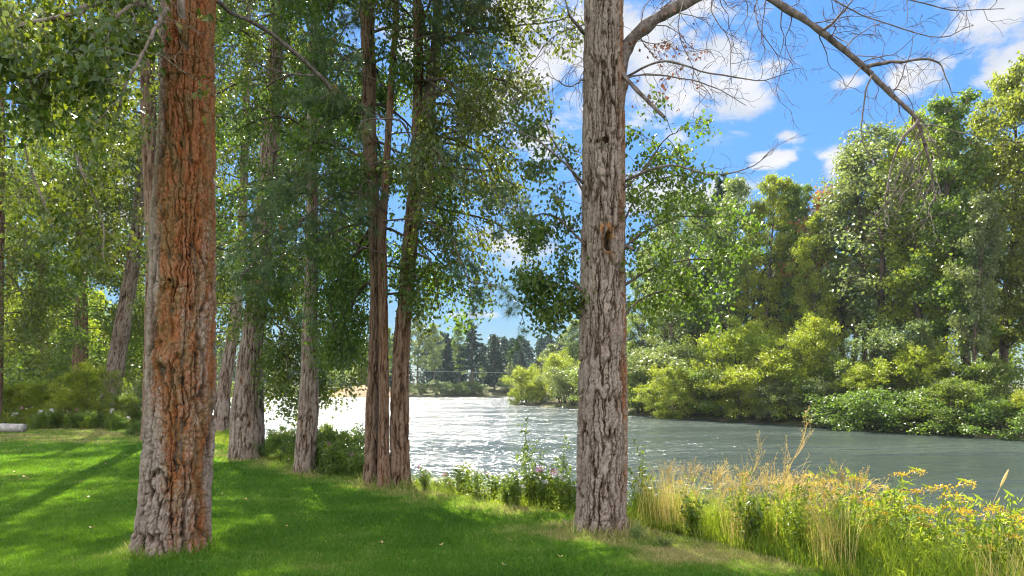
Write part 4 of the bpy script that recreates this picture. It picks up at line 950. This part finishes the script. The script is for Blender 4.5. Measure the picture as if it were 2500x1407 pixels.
# ------------------------------------------------------------------ overhead cable across the bend
g = Geo(); a, b = px(700, 893, 150), px(1420, 912, 150)
C = np.array([a + (b-a)*u + np.array([0, 0, -1.0*4*u*(1-u)*0.4]) for u in np.linspace(0, 1, 24)]); g.tube(C, 0.022, 4)
tag(g.build('overhead_cable', M['log']), 'thin pale cable strung across the river bend', 'cable')

# ------------------------------------------------------------------ driftwood log
rng = np.random.default_rng(8); lb = px(-60, 1040, 28.2); lb[2] = 0.12
z_ = np.linspace(0, 3.4, 40); th = np.linspace(0, 2*np.pi, 20, endpoint=False); TH, ZZ = np.meshgrid(th, z_)
rr = 0.20 + 0.03*fbm(np.cos(TH)*3, np.sin(TH)*3, ZZ*0.7, 3, 4) - 0.015*ZZ
rr[0] = 0.001; rr[-1] = 0.001
zc = ZZ.copy(); zc[0] = zc[1]; zc[-1] = zc[-2]
V = np.stack([lb[0]-1.0 + zc, lb[1] + np.cos(TH)*rr - 0.12*zc, 0.16 + np.sin(TH)*rr], -1).reshape(-1, 3)
i, j = np.meshgrid(np.arange(39), np.arange(20), indexing='ij'); j2 = (j+1) % 20
lg = np_mesh('fallen_log', V, np.stack([i*20+j, i*20+j2, (i+1)*20+j2, (i+1)*20+j], -1).reshape(-1, 4), M['log'])
tag(lg, 'weathered grey log lying at the far left of the lawn', 'log')

# ------------------------------------------------------------------ lawn grass
rng = np.random.default_rng(77)
n = 620000
# even density on the picture: distance drawn so that near ground gets more blades per metre
u = rng.random(n); d0, d1 = 6.4, 30.5; dd = 1/(1/d0 + (1/d1-1/d0)*u); dd = d0 + (dd-d0)
lat = rng.uniform(-0.80, 0.52, n); X = lat*dd; Y = dd
a = nearsd(X, Y); kp = (a + 0.4*(fbm(X*2, Y*2, seed=3)-0.5) < 0.1)
X, Y, a = X[kp], Y[kp], a[kp]; n = len(X); Z = height(X, Y)
dist = np.hypot(X, Y)
hh = (0.028 + 0.022*rng.random(n)) * (1 + 0.8*sstep(-0.5, 0.1, a)) * (0.8+0.5*fbm(X*1.5, Y*1.5, seed=50)) * (1 + 3.6*basering(X, Y, 0.10)*rng.random(n)**2)
wd = 0.0035 + 0.00065*dist
an = rng.random(n)*6.28; lx, ly = rng.normal(size=n)*0.45, rng.normal(size=n)*0.45
b0 = np.stack([X - np.cos(an)*wd, Y - np.sin(an)*wd, Z - 0.004], -1); b1_ = np.stack([X + np.cos(an)*wd, Y + np.sin(an)*wd, Z - 0.004], -1)
tp = np.stack([X + lx*hh, Y + ly*hh, Z + hh], -1)
dry = dryness(X, Y)
v = np.clip(0.22 + 0.75*sstep(0.05, 0.85, dry)*0.8 + 0.7*(fbm(X*0.9, Y*1.3, octv=4, seed=90)-0.5) + rng.normal(size=n)*0.12 + (rng.random(n) < 0.05)*0.4, 0, 1)
lg_ = np_mesh('lawn_grass', np.stack([b0, b1_, tp], 1).reshape(-1, 3), np.arange(3*n).reshape(-1, 3), M['grass'], {'v': v}, False)
tag(lg_, 'short mown green grass of the lawn', 'grass', kind='stuff')

# ------------------------------------------------------------------ wild growth on the bank
def along_bank(rng, n, y0, y1, s0, s1):
    """random spots between two distances outside the lawn edge"""
    out = []
    L = NEAR[(NEAR[:, 1] < 40) & (NEAR[:, 1] > -5)]
    seg = np.diff(L, axis=0); ln = np.hypot(*seg.T); cum = np.r_[0, np.cumsum(ln)]
    while len(out) < n:
        s = rng.random()*cum[-1]; i_ = np.searchsorted(cum, s)-1; f = (s-cum[i_])/ln[i_]; p_ = L[i_] + seg[i_]*f
        if not (y0 <= p_[1] <= y1): continue
        nrm = np.array([-seg[i_][1], seg[i_][0]])/ln[i_]; o = rng.uniform(s0, s1); out.append(p_ + nrm*o)
    return np.array(out)
def blades(pos, h, wd, lean, rng):
    n = len(pos); an = rng.random(n)*6.28; l = rng.normal(size=(n, 2))*lean
    c, s = np.cos(an)*wd, np.sin(an)*wd
    x, y, z = pos.T
    b0 = np.stack([x-c, y-s, z], -1); b1 = np.stack([x+c, y+s, z], -1)
    m0 = np.stack([x-c*0.7+l[:, 0]*h*0.35, y-s*0.7+l[:, 1]*h*0.35, z+h*0.6], -1); m1 = np.stack([x+c*0.7+l[:, 0]*h*0.35, y+s*0.7+l[:, 1]*h*0.35, z+h*0.6], -1)
    t1 = np.stack([x+l[:, 0]*h, y+l[:, 1]*h, z+h], -1); t0 = t1 + np.array([0.001, 0, 0])
    V = np.stack([b0, b1, m1, m0, t0, t1], 1).reshape(-1, 3); k = np.arange(n)*6
    Fc = np.concatenate([np.stack([k, k+1, k+2, k+3], -1), np.stack([k+3, k+2, k+4, k+5], -1)])
    return V, Fc
rng = np.random.default_rng(91)
# on the right the growth is tall and sunlit, further left it is low
S = along_bank(rng, 34000, 2.5, 9.6, -0.05, 2.6); hS = 0.35 + 0.45*rng.random(len(S)) + 0.25*fbm(S[:, 0]*1.2, S[:, 1]*1.2, seed=71)
S2 = along_bank(rng, 26000, 9.6, 27, -0.05, 1.8); hS2 = 0.15 + 0.38*rng.random(len(S2))
P = np.vstack([S, S2]); hh = np.r_[hS, hS2]; zz = height(P[:, 0], P[:, 1]); edge = np.clip(nearsd(P[:, 0], P[:, 1])/0.5, 0.35, 1); hh = hh*edge
V, Fc = blades(np.c_[P, zz-0.02], hh, 0.004, 0.28, rng)
v = np.clip(0.45 + 0.9*(fbm(P[:, 0]*1.1, P[:, 1]*1.1, octv=3, seed=72)-0.5) + rng.normal(size=len(P))*0.2, 0, 1); v = np.r_[v, v]
bg_ = np_mesh('bank_grass', V, Fc, M['wild'], {'v': v*0.8}, False); tag(bg_, 'tall wild grass along the river bank, yellow-green', 'grass', kind='stuff')
# straw-coloured stalks in drifts
S = along_bank(rng, 14000, 2.5, 9.4, 0.02, 2.4); kp = fbm(S[:, 0]*1.3, S[:, 1]*1.3, octv=3, seed=75) > 0.60; S = S[kp]
V, Fc = blades(np.c_[S, height(S[:, 0], S[:, 1])-0.02], 0.55+0.5*rng.random(len(S)), 0.0026, 0.22, rng)
o = np_mesh('dry_stalks', V, Fc, M['straw'], {'v': rng.random(2*len(S))}, False); tag(o, 'drifts of straw-coloured dry stalks on the sunny bank', 'grass', kind='stuff')

# leafy ground cover among the grass
S = along_bank(rng, 62000, 2.5, 27, 0.05, 2.4); z = height(S[:, 0], S[:, 1]); top_ = np.where(S[:, 1] < 9.6, 0.75, 0.42)*(0.5+fbm(S[:, 0]*1.7, S[:, 1]*1.7, seed=77))*np.clip(nearsd(S[:, 0], S[:, 1])/0.6, 0.15, 1)
pos = np.c_[S, z + top_*rng.random(len(S))**0.7]
V, Fc = leaves(pos, 0.025+0.035*rng.random(len(S)), rng, 0.0, 0.45)
v = np.clip(0.38 + 0.8*(fbm(S[:, 0]*1.5, S[:, 1]*1.5, octv=3, seed=78)-0.5) + rng.normal(size=len(S))*0.16, 0, 1)
o = np_mesh('bank_herbs', V, Fc, M['wild'], {'v': v}, False); tag(o, 'tangled small-leaved weeds covering the river bank', 'weeds', kind='stuff')

def herb(seed, Ht, nst, leafn, leafsz, mat='wild', wide=0.35, fl=None, nfl=0, flr=0.05, flat=True, name='wildflower_plant', lean=0.12, st='wild', v0=0.4):
    rng = np.random.default_rng(seed); g = Geo(); nodes = []; tops = []; root = empty(name, (0, 0, 0))
    for k in range(nst):
        a = rng.random()*6.28; l = rng.normal(size=2)*lean*Ht; h = Ht*(0.6+0.4*rng.random()) if k else Ht
        P = np.array([[0.05*math.cos(a)+l[0]*u*u, 0.05*math.sin(a)+l[1]*u*u, h*u] for u in np.linspace(0, 1, 7)])
        g.tube(P, np.linspace(0.005, 0.002, 7), 4, 0.35)
        tops.append(P[-1])
        for u in np.linspace(0.15, 0.95, 9):
            i_ = int(u*6); nodes.append(P[i_] + (P[i_+1]-P[i_])*(u*6-i_))
        for m_ in range(3):
            u = rng.uniform(0.5, 0.9); q0 = P[int(u*6)]; a = rng.random()*6.28; Lb = 0.22*Ht*rng.uniform(0.6, 1.2)
            B = np.array([q0 + np.array([math.cos(a)*Lb*s*0.7, math.sin(a)*Lb*s*0.7, Lb*s]) for s in (0, 0.5, 1)]); g.tube(B, 0.0018, 3, 0.35); nodes += [B[1], B[2]]
            tops.append(B[-1])
    g.build('stems', M[st], root)
    pos = scatter(nodes, leafn, 0.02, rng)
    V, Fc = leaves(pos, leafsz*(0.6+0.7*rng.random(leafn)), rng, -0.15, wide)
    np_mesh('leaves', V, Fc, M[mat], {'v': np.clip(v0+rng.normal(size=leafn)*0.16, 0, 1)}, False, root)
    if fl:
        pts = []
        for k in range(min(nfl, len(tops))):
            m = 45; o_ = rng.normal(size=(m, 3))*flr*0.5
            if flat: o_[:, 2] = o_[:, 2]*0.25 - 3*(o_[:, 0]**2+o_[:, 1]**2)
            pts.append(tops[k] + o_)
        pos = np.vstack(pts); V, Fc = leaves(pos, 0.016, rng, -0.5, 0.9)
        np_mesh('flower_seed_heads', V, Fc, M[fl], {'v': rng.random(len(pos))}, False, root)
    return root
def weed_stalk(seed, Ht, lean, name='dry_weed', mat='straw', up=1.0, droop=0.1, n1=12):
    """tall dry weed of wiry forking branches"""
    rng = np.random.default_rng(seed); g = Geo(); nodes = []; root = empty(name, (0, 0, 0))
    d = norm(np.array([lean, 0.0, 1.0]))
    P = np.array([d*Ht*u + np.array([0.02*math.sin(u*9), 0, -0.08*u*u]) for u in np.linspace(0, 1, 9)]); g.tube(P, np.linspace(0.006, 0.002, 9), 4, 0.4)
    for k in range(n1):
        u = rng.uniform(0.3, 0.97); q0 = P[int(u*8)]; s = rng.normal(size=3); dd = norm(d + s*0.5)
        grow(g, nodes, rng, q0, dd, Ht*0.36*(1.2-u)*rng.uniform(0.7, 1.3)+0.08, 0.0026, 1, -0.3, 0.12, (4,), 0.6, 0.0014, (3, 3, 3), 0.55)
    g.build('stalks', M[mat], root)
    pos = scatter(nodes, 220, 0.006, rng); V, Fc = leaves(pos, 0.014, rng, -0.3, 0.4); np_mesh('seed_sprays', V, Fc, M[mat], {'v': rng.random(220)}, False, root)
    return root
def seed_grass(seed, Ht, lean, nst=3, name='seed_grass'):
    rng = np.random.default_rng(seed); g = Geo(); h_ = Geo(); root = empty(name, (0, 0, 0))
    for k in range(nst):
        l = np.array([lean + rng.normal()*0.08, rng.normal()*0.08, 0]); h = Ht*(1 if k == 0 else rng.uniform(0.75, 0.95))
        P = np.array([np.array([0.04*k-0.04, 0.03*k, 0]) + np.array([l[0]*h*u*u, l[1]*h*u*u, h*u]) for u in np.linspace(0, 1, 10)]); g.tube(P, np.linspace(0.0026, 0.0014, 10), 4, 0.4)
        e = norm(P[-1]-P[-2]); H_ = np.array([P[-1] + e*0.13*s for s in np.linspace(-0.1, 1, 9)]); h_.tube(H_, [0.002, 0.007, 0.009, 0.010, 0.010, 0.009, 0.007, 0.005, 0.001], 6, 0.9)
    g.build('stems', M['straw'], root); h_.build('flower_seed_heads', M['straw'], root)  # the heads are buff seed heads of the grass
    return root
hp = {'gold': herb(201, 1.05, 6, 520, 0.055, 'wild', 0.3, 'orange_flower', 4, 0.08, v0=0.35), 'gold_b': herb(202, 0.9, 5, 420, 0.05, 'wild', 0.32, 'orange_flower', 2, 0.06, v0=0.45),
      'leafy': herb(203, 0.95, 6, 620, 0.055, 'wild', 0.42, v0=0.22, name='leafy_weed'), 'leafy_b': herb(204, 0.8, 7, 620, 0.048, 'wild', 0.45, v0=0.42, name='leafy_weed'),
      'pink': herb(205, 0.62, 5, 260, 0.06, 'leaf', 0.4, 'pink_flower', 2, 0.045, False, v0=0.5), 'willowherb': herb(206, 1.0, 4, 240, 0.075, 'leaf', 0.28, v0=0.55, name='willow_shoot', lean=0.06),
      'low': herb(207, 0.5, 7, 380, 0.055, 'leaf', 0.5, v0=0.5, name='leafy_weed'), 'white': herb(208, 0.55, 5, 220, 0.055, 'leaf', 0.45, 'white_flower', 3, 0.04, False, v0=0.45),
      'mint': herb(209, 0.28, 9, 260, 0.06, 'leaf_pale', 0.3, v0=0.6, name='leafy_weed', lean=0.3),
      'dry': weed_stalk(211, 1.5, 0.35), 'dry_b': weed_stalk(212, 1.15, 0.55), 'airy': weed_stalk(213, 0.95, 0.1, n1=16), 'seed': seed_grass(214, 1.25, 0.12), 'seed_b': seed_grass(215, 1.0, -0.15)}
hused = {}
def herb_at(key, x, d, top, label, cat, group=None, exact=False, rz=None):
    X0 = (x - CX)/F*d; z = H0(X0, d)-0.03; o = hp[key]
    HH = {'gold': 1.05, 'gold_b': 0.9, 'leafy': 0.95, 'leafy_b': 0.8, 'pink': 0.62, 'willowherb': 1.0, 'low': 0.5, 'white': 0.55, 'mint': 0.28, 'dry': 1.5, 'dry_b': 1.15, 'airy': 0.95, 'seed': 1.35, 'seed_b': 1.1}[key]
    s = min((px(x, top, d)[2]-z)/HH, 1.6); r_ = prng.random()*6.28 if rz is None else rz
    if key not in hused: hused[key] = 1; o.location = (X0, d, z); o.rotation_euler = (0, 0, r_); o.scale = (max(s, 0.75),)*2 + (s,)
    else: o = copy_tree(o, (X0, d, z), r_, (max(s, 0.75), max(s, 0.75), s))
    return tag(o, label, cat, group)
# the ones that stand out
herb_at('dry', 1830, 9.3, 985, 'tallest dry yellow weed fanning up over the river, right of the grey trunk', 'weed', rz=0.0)
herb_at('dry_b', 1950, 9.0, 1060, 'dry yellow weed leaning right with forked tips', 'weed', rz=0.1)
herb_at('dry', 1760, 9.8, 1050, 'wispy dry weed just left of the tallest one', 'weed', rz=0.3)
herb_at('seed', 2350, 7.6, 1100, 'single tall grass stalk with a buff seed head at the right', 'grass stalk', rz=0)
herb_at('seed_b', 2225, 7.9, 1135, 'grass stalks with narrow buff seed heads left of the tall orange-topped plant', 'grass stalk', rz=0)
herb_at('gold', 2310, 7.4, 1135, 'largest plant with flat orange flower heads, leaning over the river', 'wildflower')
herb_at('gold', 2250, 7.8, 1150, 'orange-topped plant beside the largest one', 'wildflower')
herb_at('leafy', 2160, 8.0, 1120, 'tall leafy green weed rising above the yellow grass', 'weed')
herb_at('gold_b', 2410, 7.0, 1180, 'yellow-topped plant near the right edge', 'wildflower')
herb_at('gold_b', 2470, 6.6, 1215, 'rust-topped plant at the right edge of the photo', 'wildflower')
herb_at('leafy', 2490, 6.4, 1230, 'broad-leaved green weed at the right edge of the photo', 'weed')
herb_at('willowherb', 1562, 10.2, 1095, 'slim leafy shoot touching the right side of the grey trunk', 'shoot')
herb_at('willowherb', 1370, 11.0, 1085, 'leafy shoot left of the grey trunk over the bright water', 'shoot')
herb_at('willowherb', 1290, 11.3, 1048, 'bare-stemmed shoot with a few leaves against the river', 'shoot')
herb_at('mint', 1555, 8.6, 1285, 'grey-green low herb at the right foot of the grey trunk', 'weed')
herb_at('mint', 1625, 8.2, 1310, 'grey-green low herb on the sunny lawn edge', 'weed')
ORD = 'first second third fourth fifth sixth seventh eighth ninth tenth eleventh twelfth thirteenth fourteenth fifteenth sixteenth seventeenth eighteenth nineteenth twentieth'.split()
def drift(seed, n, keys, x0, x1, ex, ed, dlo, dhi, tlo, thi, info, frm):
    """n plants along a stretch of bank in a near and a far row, told apart by kind, row and order"""
    rng = np.random.default_rng(seed); todo = {}
    for k in range(n):
        key = keys[k % len(keys)]; x = rng.uniform(x0, x1); o_ = rng.uniform(dlo, dhi); d = float(np.interp(x, ex, ed)) + o_
        row = 'near' if o_ < (dlo+dhi)/2 else 'far'
        todo.setdefault((info[key], row), []).append((x, key, d, rng.uniform(tlo, thi)))
    for ((what, cat, grp), row), L in todo.items():
        for i_, (x, key, d, top) in enumerate(sorted(L)):
            herb_at(key, x, d, top, '%s, %s %s, %s row' % (what, ORD[min(i_, 19)], frm, row), cat, grp)
EX, ED = [1540, 1700, 1900, 2000, 2300, 2500], [9.4, 8.5, 7.7, 7.3, 6.6, 6.1]
drift(97, 30, ('gold', 'gold_b', 'gold_b'), 1560, 2520, EX, ED, 0.1, 1.3, 1160, 1250, {'gold': ('orange-topped wildflower', 'wildflower', 'orange wildflowers on the sunny bank'), 'gold_b': ('small orange wildflower', 'wildflower', 'orange wildflowers on the sunny bank')}, 'right of the grey trunk')
drift(98, 42, ('leafy', 'leafy_b', 'low'), 1550, 2540, EX, ED, 0.0, 1.5, 1175, 1290, {'leafy': ('tall leafy weed', 'weed', 'leafy weeds on the sunny bank'), 'leafy_b': ('bushy leafy weed', 'weed', 'leafy weeds on the sunny bank'), 'low': ('low leafy weed', 'weed', 'leafy weeds on the sunny bank')}, 'right of the grey trunk')
drift(99, 18, ('airy',), 1600, 2150, EX, ED, 0.2, 1.5, 1100, 1170, {'airy': ('airy buff dry weed', 'weed', 'airy dry weeds on the sunny bank')}, 'right of the grey trunk')
drift(100, 48, ('low', 'pink', 'leafy_b', 'willowherb', 'low', 'white'), 1010, 1400, [1010, 1200, 1400], [12.5, 11.0, 10.1], 0.1, 1.2, 1135, 1200,
      {'low': ('low leafy weed', 'weed', 'weeds between the trunks'), 'pink': ('pink-blossomed plant', 'wildflower', 'pink wildflowers by the river'), 'leafy_b': ('bushy leafy weed', 'weed', 'weeds between the trunks'),
       'willowherb': ('slim upright shoot', 'weed', 'weeds between the trunks'), 'white': ('pale-blossomed plant', 'wildflower', 'pale wildflowers by the river')}, 'right of the twin trunks')
drift(101, 26, ('low', 'pink', 'low', 'leafy_b'), 640, 890, [620, 720, 880], [18, 15.5, 13.6], 0.1, 1.2, 1065, 1120,
      {'low': ('low leafy weed', 'weed', 'weeds left of the twin trunks'), 'pink': ('pink-blossomed plant', 'wildflower', 'pink wildflowers left of the twin trunks'), 'leafy_b': ('bushy leafy weed', 'weed', 'weeds left of the twin trunks')}, 'right of the thick cottonwood')
drift(102, 44, ('low', 'pink', 'gold_b', 'leafy_b', 'low', 'white'), -20, 350, [0, 100], [28.7, 28.7], 0.1, 2.0, 995, 1030,
      {'low': ('low leafy weed', 'weed', 'border weeds'), 'pink': ('pink-blossomed border plant', 'wildflower', 'pink border flowers'), 'gold_b': ('yellow-blossomed border plant', 'wildflower', 'yellow border flowers'),
       'leafy_b': ('bushy leafy weed', 'weed', 'border weeds'), 'white': ('pale-blossomed border plant', 'wildflower', 'pale border flowers')}, 'from the grey log')

# ------------------------------------------------------------------ fallen leaves on the lawn
rng = np.random.default_rng(5)
spots = [(68, 1170), (60, 1168), (212, 1217), (224, 1293), (35, 1155), (540, 1212), (1075, 1335), (1368, 1367), (100, 1058), (600, 1225), (260, 1135), (480, 1345), (700, 1292), (930, 1330), (1230, 1385)]
spots.sort()
lm = None
for k_, (x, y) in enumerate(spots):
    d = CAMZ*F/(y-HY); X0 = (x-CX)/F*d
    if lm is None:
        th = np.linspace(0, 2*np.pi, 12, endpoint=False); rr = 0.030*(1+0.25*np.cos(th))
        V = np.c_[np.cos(th)*rr*1.2, np.sin(th)*rr*0.8, 0.012*np.cos(2*th)+0.006]; V = np.vstack([V, [[0, 0, 0]]])
        Fc = np.array([[k, (k+1) % 12, 12] for k in range(12)]); lm = np_mesh('fallen_leaf', V, Fc, M['fallen'], {'v': rng.random(12)}, True); o = lm
    else: o = lm.copy(); COL.objects.link(o)
    o.location = (X0, d, H0(X0, d)+0.035); o.rotation_euler = (rng.normal()*0.25, rng.normal()*0.25, rng.random()*6.28)
    tag(o, 'small yellow fallen leaf on the lawn, %s from the left' % ORD[k_], 'leaf', 'fallen leaves on the lawn')

# ------------------------------------------------------------------ haze over the valley
hm = bpy.data.materials.new('haze_air'); hm.use_nodes = True; t = NT(hm.node_tree)
pv = t.n('ShaderNodeVolumePrincipled', {'Color': (0.72, 0.86, 1.0, 1), 'Density': 0.00014, 'Anisotropy': 0.2})
t.n('ShaderNodeOutputMaterial', {'Volume': pv.outputs[0]})
bx = [(-620, 620), (-140, 620), (-3.2, 27.5)]
V = np.array([(x, y, z) for x in bx[0] for y in bx[1] for z in bx[2]])
Fc = np.array([[0, 1, 3, 2], [4, 6, 7, 5], [0, 4, 5, 1], [2, 3, 7, 6], [0, 2, 6, 4], [1, 5, 7, 3]])
hz = np_mesh('haze', V, Fc, hm, smooth=False); hz['kind'] = 'stuff'; hz['label'] = 'faint summer haze over the valley'
